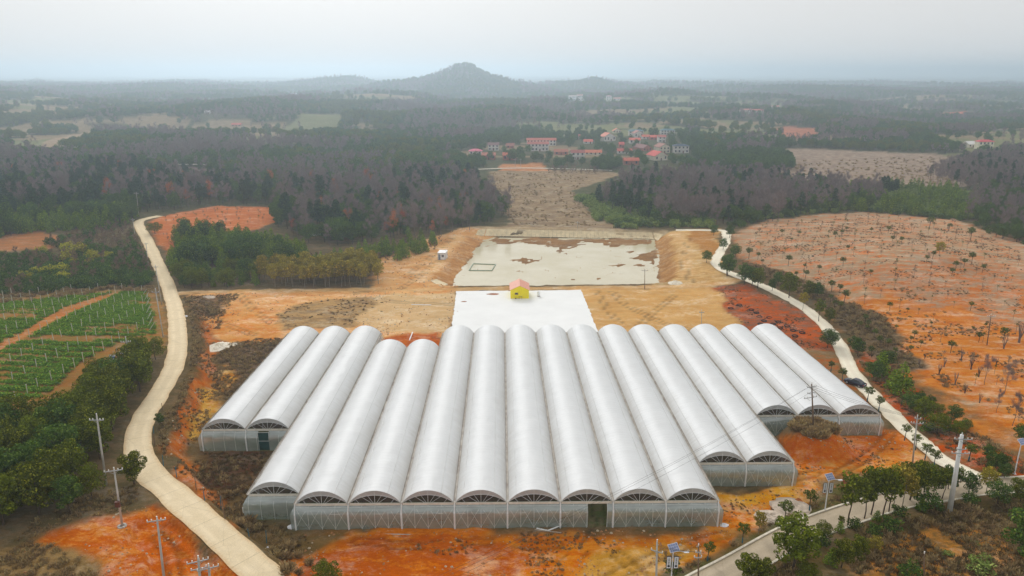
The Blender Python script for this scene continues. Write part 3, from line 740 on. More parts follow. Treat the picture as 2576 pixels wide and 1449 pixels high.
# pale lining on the dam's inner slope
M_LINING = mat('pale_lining', C(222, 202, 162), 0.85, 0.12, 0.6, 0.3)
lin_ = empty('dam_lining', tuple(DAM[1]) + (-3.7,))
tag(lin_, 'pale ribbed lining on the far bank of the muddy pond', 'bank lining')
def lining_panel(a, b):
    vs, fs = [], []
    N = 10
    for j, f in enumerate(np.linspace(0, 1, N + 1)):
        for e in (a, b):
            top, bot = np.array(e[0]), np.array(e[1])
            q = top + (bot - top) * f
            vs.append((q[0], q[1], 0.16 - lin_.location.z))
    va = np.array(vs)
    va[:, 2] += np.maximum(h(va[:, 0], va[:, 1]), WATER_Z + 0.1)
    va[:, 0] -= lin_.location.x; va[:, 1] -= lin_.location.y
    vs = [tuple(v) for v in va]
    for j in range(N):
        fs.append((2 * j, 2 * j + 1, 2 * j + 3, 2 * j + 2))
    b_ = MB().add(vs, fs)
    o = len(b_.v)
    b_.add([(v[0], v[1], v[2] - 0.25) for v in vs], fs)
    for j in range(N):
        for s_ in (0, 1):
            b_.f.append((2 * j + s_, 2 * j + 2 + s_, 2 * j + 2 + s_ + o, 2 * j + s_ + o)); b_.m.append(0)
    b_.obj('lining_panel', M_LINING, lin_)
tp = [(1205, 581), (1224, 575.5), (1640, 585), (1664, 592)]
bt = [(1200, 592), (1220, 594), (1646, 603), (1652, 606)]
NP = 40
for k in range(NP):
    def edge(u):
        t = (1224 + (1640 - 1224) * u, 576.5 + 9.5 * u); b = (1219 + (1646 - 1219) * u, 594 + 8.5 * u)
        return (G(*t)[:2], G(*b)[:2])
    lining_panel(edge((k + 0.02) / NP), edge((k + 0.98) / NP))
for A_, B_ in (((1203, 579, 1196, 592), (1222, 576.5, 1217, 594)), ((1643, 586, 1649, 603), (1668, 590, 1654, 606)), ((1083, 707, 1110, 722), (1098, 703, 1128, 716))):
    zt, zb_ = (-3.9, -6.8) if A_[1] < 650 else (-4.4, -6.0)
    lining_panel((G(A_[0], A_[1])[:2], G(A_[2], A_[3])[:2]), (G(B_[0], B_[1])[:2], G(B_[2], B_[3])[:2]))
# ---------------------------------------------------------------- plants: shared meshes of trunk and crown
def unit(v): return v / (np.linalg.norm(v, axis=1, keepdims=True) + 1e-9)
def leaves(P, N, size, rng, aspect=0.62, tilt=0.42):
    """one bent leaf spray per point: four verts, two triangles as one quad"""
    n = len(P)
    N = unit(N + rng.normal(0, tilt, (n, 3)))
    a = unit(np.cross(N, rng.normal(0, 1, (n, 3))))
    b = np.cross(N, a)
    s = size * rng.uniform(0.6, 1.35, (n, 1))
    V = np.stack([P - a * s, P - b * s * aspect + N * s * 0.18, P + a * s, P + b * s * aspect + N * s * 0.18], 1).reshape(-1, 3)
    F = np.arange(4 * n).reshape(-1, 4)
    lv = np.repeat(rng.uniform(0, 1, n), 4)
    return V, F, lv
def lobe_points(rng, lobes, n):
    """points spread over and inside a heap of ellipsoid lobes (cx,cy,cz,rx,ry,rz)"""
    L = np.array(lobes)
    w = (L[:, 3] * L[:, 5]); w = w / w.sum()
    k = rng.choice(len(L), n, p=w)
    d = unit(rng.normal(0, 1, (n, 3)))
    r = rng.uniform(0.70, 1.06, (n, 1)) ** 0.7
    r = r * (0.86 + 0.28 * rng.random((len(L), 1))[k])
    P = L[k, :3] + d * r * L[k, 3:6]
    return P, d, k
def taper_tube(V, F, p0, p1, r0, r1, n=5):
    p0, p1 = np.array(p0, float), np.array(p1, float)
    t = (p1 - p0) / (np.linalg.norm(p1 - p0) + 1e-9)
    a = np.cross(t, [0.31, 0.2, 0.93] if abs(t[2]) < .9 else [1, 0, 0]); a /= np.linalg.norm(a) + 1e-9
    b = np.cross(t, a)
    o = len(V)
    for p, r in ((p0, r0), (p1, r1)):
        for k in range(n):
            an = 2 * math.pi * k / n
            V.append(p + (a * math.cos(an) + b * math.sin(an)) * r)
    for k in range(n):
        F.append((o + k, o + (k + 1) % n, o + n + (k + 1) % n, o + n + k))
def skeleton(rng, hgt, rad, spread, first, nb, depth, up=0.55, n=5, r_tip=0.25):
    """trunk with tapering limbs; returns mesh arrays and the limb tips"""
    V, F, tips = [], [], []
    p = np.zeros(3); segs = 5
    axis = [p.copy()]
    for i in range(segs):
        p = p + np.array([rng.normal(0, 0.035 * hgt / segs * 2), rng.normal(0, 0.035 * hgt / segs * 2), hgt / segs])
        axis.append(p.copy())
    axis = np.array(axis); axis[0, 2] = -0.3
    for i in range(segs):
        taper_tube(V, F, axis[i], axis[i + 1], rad * (1 - i / segs * .8), rad * (1 - (i + 1) / segs * .8), n)
    def grow(base, d, L, r, lev):
        q = base
        m = 2 if lev < depth else 1
        for s in range(m):
            d = d + rng.normal(0, 0.16, 3) + np.array([0, 0, 0.10]); d /= np.linalg.norm(d)
            e = q + d * L / m
            taper_tube(V, F, q, e, r * (1 - .3 * s), r * (1 - .3 * (s + 1)), 4 if lev < 2 else 3)
            q = e
        tips.append(q)
        if lev < depth:
            for _ in range(nb if lev else nb):
                dd = d + rng.normal(0, 0.55, 3); dd /= np.linalg.norm(dd)
                grow(base + (q - base) * rng.uniform(.4, 1), dd, L * rng.uniform(.45, .7), r * .5, lev + 1)
    k0 = int(rng.integers(5, 8))
    for k in range(k0):
        f = first + (0.97 - first) * k / (k0 - 1)
        b = np.array([np.interp(f * segs, range(segs + 1), axis[:, i]) for i in range(3)])
        an = k * 2.4 + rng.uniform(-.5, .5)
        d = np.array([math.cos(an), math.sin(an), up + 0.9 * f]); d /= np.linalg.norm(d)
        grow(b, d, spread * (1.15 - 0.6 * f) * rng.uniform(.8, 1.15), rad * .42 * (1.15 - .6 * f), 1)
    return np.array(V), np.array(F), np.array(tips), axis
M_BARK = mat('grey_brown_bark', C(92, 76, 60), 0.9, 0.2, 3)
M_PALEBARK = mat('pale_bark', C(168, 156, 136), 0.9, 0.25, 3)
M_BARE = mat('bare_twigs', C(126, 112, 106), 0.9, 0.2, 0.5)
M_REDBARK = mat('dark_red_bark', C(92, 66, 62), 0.9, 0.2, 2)
M_WRAP = mat('blue_trunk_wrap', C(38, 104, 124), 0.6, 0.3, 4)
LK = 1.5
LM = dict(
    broad=leaf_mat('camphor_leaves', [C(58, 66, 14, LK), C(94, 102, 24, LK), C(108, 112, 32, LK)]),
    dark=leaf_mat('dark_leaves', [C(42, 62, 26, LK), C(76, 96, 36, LK), C(98, 114, 48, LK)]),
    cedar=leaf_mat('cedar_leaves', [C(52, 84, 22, LK), C(108, 122, 30, LK), C(126, 138, 44, LK)]),
    pine=leaf_mat('pine_needles', [C(34, 52, 38, LK), C(56, 72, 48, LK), C(72, 86, 54, LK)]),
    olive=leaf_mat('olive_leaves', [C(100, 98, 32, LK), C(142, 124, 44, LK), C(158, 138, 58, LK)]),
    yellow=leaf_mat('yellow_green_leaves', [C(116, 116, 30, LK), C(158, 148, 44, LK), C(164, 160, 64, LK)], spread=.25),
    bright=leaf_mat('bright_shrub_leaves', [C(84, 104, 48, LK), C(120, 132, 66, LK), C(136, 146, 82, LK)]),
    rust=leaf_mat('rust_leaves', [C(140, 78, 52, LK), C(164, 96, 64, LK), C(150, 96, 70, LK)], spread=.25),
    twig=leaf_mat('fine_twigs', [C(122, 108, 106), C(152, 136, 132), C(134, 116, 108)], transl=.1, spread=.25),
    twig2=leaf_mat('brown_twigs', [C(120, 100, 82), C(150, 126, 102), C(132, 112, 92)], transl=.1, spread=.25),
    dry=leaf_mat('dry_grass', [C(142, 122, 86), C(186, 160, 116), C(160, 136, 92)], transl=.2, spread=.3),
    weed=leaf_mat('brown_weeds', [C(100, 82, 58), C(132, 110, 78), C(104, 106, 62)], transl=.2, spread=.3),
    crop=leaf_mat('crop_leaves', [C(62, 96, 30, LK), C(100, 128, 42, LK), C(136, 150, 56, LK)], spread=.3),
    ball=leaf_mat('clipped_leaves', [C(52, 66, 26, LK), C(88, 96, 36, LK), C(108, 110, 44, LK)]))
PROTO = {}     # kind -> list of (trunk mesh, crown mesh, joined mesh, height)
def register(kind, tV, tF, tm, cV, cF, clv, cm, wrap=None):
    H = float(max(cV[:, 2].max(), tV[:, 2].max() if len(tV) else 0))
    k = len(PROTO.setdefault(kind, []))
    trunk = None
    if len(tV):
        mi = None; mats = [tm]
        if wrap:
            mats = [tm, M_WRAP]
            cz = tV[tF][:, :, 2].mean(1)
            mi = (cz < wrap).astype(int)
        trunk = np_mesh('trunk', tV, tF, mats, mi=mi, smooth=True)
    crown = np_mesh('crown', cV, cF, [cm], attr={'lv': ('FLOAT', clv)})
    if len(tV):
        V = np.concatenate([tV, cV]); F = np.concatenate([tF, cF + len(tV)])
        mi = np.r_[np.zeros(len(tF), int), np.ones(len(cF), int)]
        lv = np.r_[np.zeros(len(tV)), clv]
        joined = np_mesh('tree', V, F, [tm, cm], mi=mi, attr={'lv': ('FLOAT', lv)})
    else:
        joined = crown
    PROTO[kind].append((trunk, crown, joined, H))
def lobes_round(rng, H, c0, R, n, flat=0.8):
    out = [(0, 0, c0 + (H - c0) * .45, R * .62, R * .62, (H - c0) * .42)]
    for i in range(n):
        f = (i + .5) / n
        an = i * 2.399 + rng.uniform(-.3, .3)
        zz = c0 + (H - c0) * (0.12 + 0.74 * f)
        rr = R * (0.72 * math.sqrt(max(0, 1 - (1.75 * f - .75) ** 2)) + .05)
        s = R * rng.uniform(.30, .46)
        out.append((rr * math.cos(an), rr * math.sin(an), zz, s, s, s * flat))
    return out
def make_protos():
    # broadleaf evergreens: heaped round crowns
    for kind, mt, var in (('broad', 'broad', 4), ('darkbroad', 'dark', 3)):
        for v in range(var):
            rng = np.random.default_rng(100 + v + (50 if kind != 'broad' else 0))
            H = 8.0
            tV, tF, tips, ax = skeleton(rng, 5.6, .17, 2.0, .35, 2, 2)
            lob = lobes_round(rng, H, 1.7, 2.8 * (1 + .14 * (v - 1)), 13)
            P, N, _ = lobe_points(rng, lob, 3600)
            cV, cF, lv = leaves(P, N, .17, rng)
            register(kind, tV, tF, M_BARK, cV, cF, lv, LM[mt])
    # thinner roadside broadleaves with open crowns and bare lower stems
    for v in range(3):
        rng = np.random.default_rng(180 + v)
        tV, tF, tips, ax = skeleton(rng, 7.4, .13, 1.8, .42, 2, 2, .8)
        lob = lobes_round(rng, 8.4, 3.4, 1.9, 12, .9)
        P, N, _ = lobe_points(rng, lob, 1000)
        cV, cF, lv = leaves(P, N, .22, rng)
        register('open', tV, tF, M_BARK, cV, cF, lv, LM['broad'])
    # conical young cedars
    for v in range(3):
        rng = np.random.default_rng(200 + v)
        H = 6.0
        lob = []
        for i in range(26):
            f = (i + .5) / 26
            an = i * 2.4
            R = 1.55 * (1 - f) ** .75 + .15
            s = .30 + .55 * (1 - f)
            lob.append((R * .68 * math.cos(an), R * .68 * math.sin(an), .5 + (H - .8) * f, s * .9, s * .9, s * .8))
        P, N, _ = lobe_points(rng, lob, 1100)
        cV, cF, lv = leaves(P, N + np.array([0, 0, .3]), .17, rng)
        V, F = [], []
        taper_tube(V, F, (0, 0, -.3), (0, 0, H * .85), .12, .02)
        register('cedar', np.array(V), np.array(F), M_BARK, cV, cF, lv, LM['cedar'])
    # dark pines with layered irregular crowns on tall stems
    for v in range(3):
        rng = np.random.default_rng(300 + v)
        H = 12.0
        tV, tF, tips, ax = skeleton(rng, 11.2, .17, 2.2, .45, 2, 2, .25)
        lob = []
        for i in range(16):
            f = (i + .5) / 16
            an = i * 2.4 + rng.uniform(-.4, .4)
            R = 2.3 * (1 - .75 * f) * rng.uniform(.7, 1.15)
            lob.append((R * .7 * math.cos(an), R * .7 * math.sin(an), 4.8 + 6.7 * f, .95 * (1.2 - .5 * f), .95 * (1.2 - .5 * f), .55))
        P, N, _ = lobe_points(rng, lob, 1200)
        cV, cF, lv = leaves(P, N, .26, rng)
        register('pine', tV, tF, M_BARK, cV, cF, lv, LM['pine'])
    # bare winter trees: fine twig fans
    for kind, var, hh, leafm, nl in (('bare', 4, 11.0, 'twig', 1500), ('rust', 2, 10.0, 'rust', 800), ('barebush', 2, 3.0, 'twig2', 700)):
        for v in range(var):
            rng = np.random.default_rng(400 + v + len(kind) * 7)
            k = hh / 11
            tV, tF, tips, ax = skeleton(rng, 9.6 * k, (.13 if hh > 5 else .10) * k, 2.7 * k, .30 if hh > 5 else .02, 3, 3 if hh > 5 else 2, .75)
            if kind == 'rust':
                P = tips[rng.choice(len(tips), nl)] + rng.normal(0, .38, (nl, 3))
                cV, cF, lv = leaves(P, rng.normal(0, 1, (nl, 3)), .17, rng)
            else:
                P = tips[rng.choice(len(tips), nl)] + rng.normal(0, .30 * k, (nl, 3))
                d = unit(P - np.array([0, 0, hh * .35]) + rng.normal(0, 1.2 * k, (nl, 3)) + np.array([0, 0, 1.6 * k]))
                s = unit(np.cross(d, rng.normal(0, 1, (nl, 3)))) * (.022 if hh > 5 else .016)
                L = rng.uniform(.5, 1.3, (nl, 1)) * (k if hh > 5 else .5)
                cV = np.stack([P - s, P + s, P + d * L + s * .3, P + d * L - s * .3], 1).reshape(-1, 3)
                cF = np.arange(4 * nl).reshape(-1, 4); lv = np.repeat(rng.uniform(0, 1, nl), 4)
            register(kind, tV, tF, M_BARE if kind != 'rust' else M_BARK, cV, cF, lv, LM[leafm])
    # olive-brown grove trees on pale straight stems
    for v in range(3):
        rng = np.random.default_rng(500 + v)
        tV, tF, tips, ax = skeleton(rng, 7.0, .11, 1.6, .5, 2, 2, .7)
        lob = lobes_round(rng, 9.0, 3.3, 2.1, 13)
        P, N, _ = lobe_points(rng, lob, 1300)
        cV, cF, lv = leaves(P, N, .22, rng)
        register('olive', tV, tF, M_PALEBARK, cV, cF, lv, LM['olive'])
    # lollipop saplings, with and without a blue trunk wrap
    for kind, wrap in (('ball', None), ('wrapped', 1.75)):
        for v in range(3):
            rng = np.random.default_rng(600 + v)
            V, F = [], []
            n_ = 6
            lean = rng.normal(0, .08, 2)
            for i in range(n_):
                a, b = i / n_, (i + 1) / n_
                taper_tube(V, F, (lean[0] * a * 3, lean[1] * a * 3, -.2 + 3.5 * a), (lean[0] * b * 3, lean[1] * b * 3, -.2 + 3.5 * b), .13 if (wrap and a < .5) else .08, .13 if (wrap and b < .5) else .075, 6)
            lob = lobes_round(rng, 4.9, 2.75, 1.15, 9)
            lob = [(a + lean[0] * 3, b + lean[1] * 3, c, d, e, f) for a, b, c, d, e, f in lob]
            for k in range(5):
                an = k * 1.26
                taper_tube(V, F, (lean[0] * 2.6, lean[1] * 2.6, 2.7), (lean[0] * 3 + .7 * math.cos(an), lean[1] * 3 + .7 * math.sin(an), 3.5), .04, .015, 4)
            P, N, _ = lobe_points(rng, lob, 620)
            cV, cF, lv = leaves(P, N, .14, rng)
            register(kind, np.array(V), np.array(F), M_BARK, cV, cF, lv, LM['ball'], wrap)
    # shrubs
    for kind, mt in (('shrub', 'dark'), ('yellowbush', 'yellow'), ('brightbush', 'bright')):
        for v in range(2):
            rng = np.random.default_rng(700 + v)
            lob = lobes_round(rng, 2.6, .1, 1.7, 9, .75)
            P, N, _ = lobe_points(rng, lob, 620)
            P[:, 2] = np.abs(P[:, 2])
            cV, cF, lv = leaves(P, N, .17, rng)
            V, F = [], []
            for k in range(4):
                taper_tube(V, F, (0, 0, -.2), (.6 * math.cos(k * 1.6), .6 * math.sin(k * 1.6), 1.5), .05, .02, 4)
            register(kind, np.array(V), np.array(F), M_BARK, cV, cF, lv, LM[mt])
    # sparse stick saplings and pollarded stems
    for v in range(3):
        rng = np.random.default_rng(800 + v)
        V, F = [], []
        taper_tube(V, F, (0, 0, -.2), (.05, .05, 2.2), .035, .02, 4)
        P = np.array([0, 0, 2.1]) + rng.normal(0, .22, (70, 3))
        cV, cF, lv = leaves(P, rng.normal(0, 1, (70, 3)), .10, rng)
        register('stick', np.array(V), np.array(F), M_BARE, cV, cF, lv, LM['twig2'] if v else LM['ball'])
    for v in range(3):
        rng = np.random.default_rng(850 + v)
        V, F = [], []
        taper_tube(V, F, (0, 0, -.2), (.03, 0, .9), .20, .16, 6)
        tips = []
        for k in range(6):
            an = k * 1.05 + rng.uniform(-.2, .2)
            e = np.array([.45 * math.cos(an), .45 * math.sin(an), rng.uniform(1.9, 2.9)])
            taper_tube(V, F, (.1 * math.cos(an), .1 * math.sin(an), .8), e, .08, .045, 5)
            tips.append(e)
        P = np.array(tips)[rng.choice(6, 60)]
        d = unit(rng.normal(0, .5, (60, 3)) + np.array([0, 0, 1.2])); s = unit(np.cross(d, rng.normal(0, 1, (60, 3)))) * .018
        L = rng.uniform(.4, 1.1, (60, 1))
        cV = np.stack([P - s, P + s, P + d * L + s * .3, P + d * L - s * .3], 1).reshape(-1, 3)
        register('pollard', np.array(V), np.array(F), M_REDBARK if v == 0 else M_BARE, cV, np.arange(240).reshape(-1, 4), np.repeat(rng.uniform(0, 1, 60), 4), LM['twig'])
    # grass and weed tufts, crop clumps
    for kind, mt, hh, w, nn in (('drytuft', 'dry', .75, .5, 44), ('weedtuft', 'weed', .38, .5, 40), ('reed', 'dry', 1.9, .8, 150)):
        for v in range(2):
            rng = np.random.default_rng(900 + v)
            P = np.c_[rng.normal(0, w * .5, (nn, 2)), np.zeros(nn)]
            d = unit(np.c_[rng.normal(0, .55, (nn, 2)), np.ones(nn)]); L = hh * rng.uniform(.5, 1.2, (nn, 1))
            s = unit(np.cross(d, rng.normal(0, 1, (nn, 3)))) * .035 * (1 + hh * .5)
            cV = np.stack([P - s, P + s, P + d * L + s * .5 + np.c_[rng.normal(0, .12 * hh, (nn, 2)), np.zeros(nn)], P + d * L - s * .5], 1).reshape(-1, 3)
            register(kind, np.zeros((0, 3)), np.zeros((0, 4), int), None, cV, np.arange(4 * nn).reshape(-1, 4), np.repeat(rng.uniform(0, 1, nn), 4), LM[mt])
    for v in range(2):
        rng = np.random.default_rng(950 + v)
        P = rng.normal(0, .22, (42, 3)) * np.array([1.5, 1, .45]) + np.array([0, 0, .18])
        cV, cF, lv = leaves(P, np.tile([0, 0, 1.0], (42, 1)), .12, rng)
        register('crop', np.zeros((0, 3)), np.zeros((0, 4), int), None, cV, cF, lv, LM['crop'])
make_protos()
M_CLOD = mat('soil_clod', C(196, 140, 92), .95, .25, 1.2); M_CLOD2 = mat('pale_clod', C(208, 190, 162), .95, .2, 1.2)
for v in range(4):
    rng = np.random.default_rng(980 + v)
    q = np.array([(1, 0, .2), (.5, .87, .1), (-.5, .87, .2), (-1, 0, .1), (-.5, -.87, .2), (.5, -.87, .1), (.45, .1, .8), (-.1, .45, .75), (-.3, -.3, .85)]) * rng.uniform(.65, 1.2, (9, 3)) * .16
    f = [(0, 1, 6, 6), (1, 2, 7, 6), (2, 3, 8, 7), (3, 4, 8, 8), (4, 5, 8, 8), (5, 0, 6, 8), (6, 7, 8, 8)]
    me = bpy.data.meshes.new('clod'); me.from_pydata([tuple(a) for a in q], [], [tuple(dict.fromkeys(a)) for a in f]); me.materials.append(M_CLOD if v < 3 else M_CLOD2)
    PROTO.setdefault('clod', []).append((None, me, me, .15))

def plant(name, kind, var, base, scale, rz, label, cat, group=None, sxy=1.0):
    """one tree or shrub as a thing with trunk and crown"""
    tr, cr, _, H = PROTO[kind][var % len(PROTO[kind])]
    e = empty(name, base, rz)
    e.scale = (scale * sxy, scale * sxy, scale)
    if tr is not None:
        put('trunk', tr, e)
    put('crown', cr, e)
    return tag(e, label, cat, group)
STOCK = {}
def scatter(name, kinds, pts, label=None):
    """uncountable growth: one object that instances shared plants on its points. pts rows: x,y,z,rot,scale,proto index"""
    pts = np.asarray(pts, float)
    coll = bpy.data.collections.new(name + '_stock')
    i = 0
    for kd in kinds:
        for p in PROTO[kd]:
            o = bpy.data.objects.new('%s_stock_%03d' % (name, i), p[2])
            coll.objects.link(o); i += 1
    me = bpy.data.meshes.new(name)
    me.vertices.add(len(pts)); me.vertices.foreach_set('co', pts[:, :3].astype(np.float32).ravel())
    for an, tp, v in (('rz', 'FLOAT', pts[:, 3]), ('sc', 'FLOAT', pts[:, 4])):
        a = me.attributes.new(an, tp, 'POINT'); a.data.foreach_set('value', v.astype(np.float32))
    a = me.attributes.new('ix', 'INT', 'POINT'); a.data.foreach_set('value', pts[:, 5].astype(np.int32))
    o = put(name, me)
    ng = bpy.data.node_groups.new(name, 'GeometryNodeTree')
    ng.interface.new_socket('Geometry', in_out='INPUT', socket_type='NodeSocketGeometry')
    ng.interface.new_socket('Geometry', in_out='OUTPUT', socket_type='NodeSocketGeometry')
    N, Lk = ng.nodes, ng.links
    gi, go = N.new('NodeGroupInput'), N.new('NodeGroupOutput')
    ip = N.new('GeometryNodeInstanceOnPoints'); ci = N.new('GeometryNodeCollectionInfo')
    ci.inputs['Collection'].default_value = coll
    ci.inputs['Separate Children'].default_value = True; ci.inputs['Reset Children'].default_value = True
    def named(nm, tp):
        q = N.new('GeometryNodeInputNamedAttribute'); q.data_type = tp; q.inputs['Name'].default_value = nm
        return next(s for s in q.outputs if s.enabled)
    cx = N.new('ShaderNodeCombineXYZ'); er = N.new('FunctionNodeEulerToRotation')
    Lk.new(named('rz', 'FLOAT'), cx.inputs['Z']); Lk.new(cx.outputs[0], er.inputs[0]); Lk.new(er.outputs[0], ip.inputs['Rotation'])
    Lk.new(named('sc', 'FLOAT'), ip.inputs['Scale']); Lk.new(named('ix', 'INT'), ip.inputs['Instance Index'])
    ip.inputs['Pick Instance'].default_value = True
    Lk.new(gi.outputs[0], ip.inputs['Points']); Lk.new(ci.outputs[0], ip.inputs['Instance']); Lk.new(ip.outputs[0], go.inputs[0])
    md = o.modifiers.new('scatter', 'NODES'); md.node_group = ng
    return tag(o, label, None, None, 'stuff')
def jitter_grid(poly, spacing, z=-2.0, jit=0.42, warp=0.0):
    """jittered grid of ground points whose picture place lies in an outline"""
    cor = np.array([on_z(p[0], max(p[1], 300), zq) for p in poly for zq in (-8.0, 4.0)])
    lo, hi = cor.min(0) - spacing * 2, cor.max(0) + spacing * 2
    gx, gy = np.meshgrid(np.arange(lo[0], hi[0], spacing), np.arange(lo[1], hi[1], spacing))
    gx = gx + (np.arange(gx.shape[0]) % 2)[:, None] * spacing * .5
    x = gx.ravel() + RNG.uniform(-jit, jit, gx.size) * spacing
    y = gy.ravel() + RNG.uniform(-jit, jit, gx.size) * spacing
    zz = h(x, y)
    px, py, _ = project(x + warp * (fbm(x / 8, y / 8, 61) - .5), y + warp * (fbm(x / 8, y / 8, 62) - .5), zz)
    m = in_poly(px, py, poly) & (road_dist(x, y) > 1.2) & (~in_house(x, y, 1.5))
    return np.stack([x[m], y[m], zz[m]], 1)
# ---------------------------------------------------------------- the multi-span film greenhouse
def film_mat(name, transp, col, gloss=0.12, transl=0.2, streak=0.0, rough=0.35, dirt=0.15, ribs=False):
    m = bpy.data.materials.new(name)
    n, l, out = nodes(m)
    tc = n.new('ShaderNodeTexCoord')
    mp = n.new('ShaderNodeMapping'); mp.inputs['Scale'].default_value = (0.25, 1.6, 0.6)
    l.new(tc.outputs['Object'], mp.inputs['Vector'])
    n1 = noise(n, l, 1.4, 4, 0.6, mp.outputs[0]); n2 = noise(n, l, 0.35, 4, 0.6, tc.outputs['Object'])
    c = mixrgb(n, l, ramp(n, l, n2, 0.3, 0.7), tuple(x * (1 - dirt) for x in col), col)
    if ribs:      # hoops and dirt that show on the film
        sx = n.new('ShaderNodeSeparateXYZ'); l.new(tc.outputs['Object'], sx.inputs[0])
        rb = ramp(n, l, math_(n, l, 'PINGPONG', sx.outputs['Y'], 0.5), 0.07, 0.0)
        c = mixrgb(n, l, math_(n, l, 'MULTIPLY', rb, 0.16), c, C(176, 178, 180))
        au = n.new('ShaderNodeAttribute'); au.attribute_name = 'ru'
        n3 = noise(n, l, 0.9, 5, 0.7, mp.outputs[0]); n4 = noise(n, l, 0.08, 3, 0.6, tc.outputs['Object'])
        dd = ramp(n, l, math_(n, l, 'ADD', math_(n, l, 'MULTIPLY', math_(n, l, 'ABSOLUTE', au.outputs['Fac']), 0.55), math_(n, l, 'ADD', math_(n, l, 'MULTIPLY', n3, .45), math_(n, l, 'MULTIPLY', n4, .35))), 0.72, 1.0)
        c = mixrgb(n, l, math_(n, l, 'MULTIPLY', dd, 0.45), c, C(200, 194, 184))
    d = n.new('ShaderNodeBsdfDiffuse'); t = n.new('ShaderNodeBsdfTranslucent'); g = n.new('ShaderNodeBsdfGlossy'); tr = n.new('ShaderNodeBsdfTransparent')
    g.inputs['Roughness'].default_value = rough; g.inputs['Color'].default_value = (.9, .92, .95, 1)
    tr.inputs['Color'].default_value = (.88, .92, .92, 1)
    b = n.new('ShaderNodeBump'); b.inputs['Strength'].default_value = streak; b.inputs['Distance'].default_value = 0.15
    l.new(n1, b.inputs['Height'])
    for q in (d, t, g):
        l.new(b.outputs[0], q.inputs['Normal'])
    l.new(c, d.inputs['Color']); l.new(c, t.inputs['Color'])
    x1 = n.new('ShaderNodeMixShader'); x1.inputs[0].default_value = transl
    l.new(d.outputs[0], x1.inputs[1]); l.new(t.outputs[0], x1.inputs[2])
    fr = n.new('ShaderNodeLayerWeight'); fr.inputs['Blend'].default_value = 0.35
    x2 = n.new('ShaderNodeMixShader'); l.new(math_(n, l, 'ADD', math_(n, l, 'MULTIPLY', fr.outputs['Facing'], gloss * 2), gloss * .5), x2.inputs[0])
    l.new(x1.outputs[0], x2.inputs[1]); l.new(g.outputs[0], x2.inputs[2])
    x3 = n.new('ShaderNodeMixShader')
    f = math_(n, l, 'ADD', transp * 0.8, math_(n, l, 'MULTIPLY', ramp(n, l, n1, .3, .7), transp * 0.4))
    l.new(f, x3.inputs[0]); l.new(x2.outputs[0], x3.inputs[1]); l.new(tr.outputs[0], x3.inputs[2])
    l.new(x3.outputs[0], out.inputs['Surface'])
    return m
M_ROOF = film_mat('roof_film', 0.08, C(244, 245, 245), 0.04, 0.22, 0.35, .45, dirt=.05, ribs=True)
M_GABLE = film_mat('gable_film', 0.20, C(214, 214, 214), 0.10, 0.25, 0.1)
M_WALL = film_mat('wall_film', 0.46, C(232, 246, 242), 0.55, 0.42, 1.0, 0.16)
M_SCREEN = film_mat('vent_screen', 0.40, C(84, 66, 70), 0.02, 0.1, 0.1)
M_STEEL = mat('galvanised_steel', C(222, 226, 224), 0.5, 0.15, 2)
M_GUTTER = mat('weathered_gutter', C(190, 184, 174), 0.7, 0.2, 0.7, col2=C(150, 140, 130))
M_PVC = mat('white_pvc', C(238, 238, 236), 0.4, 0.04, 2)
M_CLIP = mat('film_clip', C(206, 206, 204), 0.5, 0.1, 2)
M_DOOR = mat('green_door_sheet', C(42, 78, 74), 0.5, 0.2, 1.5)
M_BEAM = mat('cream_beam', C(226, 220, 206), 0.6, 0.1, 1)
gh = empty('greenhouse', (GX0 + 64, Y_MAIN, 0))
tag(gh, 'large multi-span greenhouse of sixteen white plastic-film arched bays with stepped front', 'greenhouse')
OX, OY = gh.location.x, gh.location.y
def zoff(y): return SLOPE * (y - 95.0)
def rel(p): return (p[0] - OX, p[1] - OY, p[2] + zoff(p[1]))
RISE = 2.05
R_ARC = (16 + RISE ** 2) / (2 * RISE)
def arch_z(u, rise=RISE, half=4.0):          # u in -1..1
    R = (half ** 2 + rise ** 2) / (2 * rise)
    return np.sqrt(np.maximum(R * R - (u * half) ** 2, 0)) - (R - rise)
def sheet(name, grid, m, parent=gh, smooth=True):
    """grid: rows of equal length, of world points before the slope"""
    nr, nc = len(grid), len(grid[0])
    vs = [rel(p) for row in grid for p in row]
    fs = [(i * nc + j, i * nc + j + 1, (i + 1) * nc + j + 1, (i + 1) * nc + j) for i in range(nr - 1) for j in range(nc - 1)]
    return MB().add(vs, fs).obj(name, m, parent, smooth)
def lerp(a, b, t): return tuple(a[i] + (b[i] - a[i]) * t for i in range(3))
def ruled(a, b, n):
    return [lerp(a, b, i / n) for i in range(n + 1)]
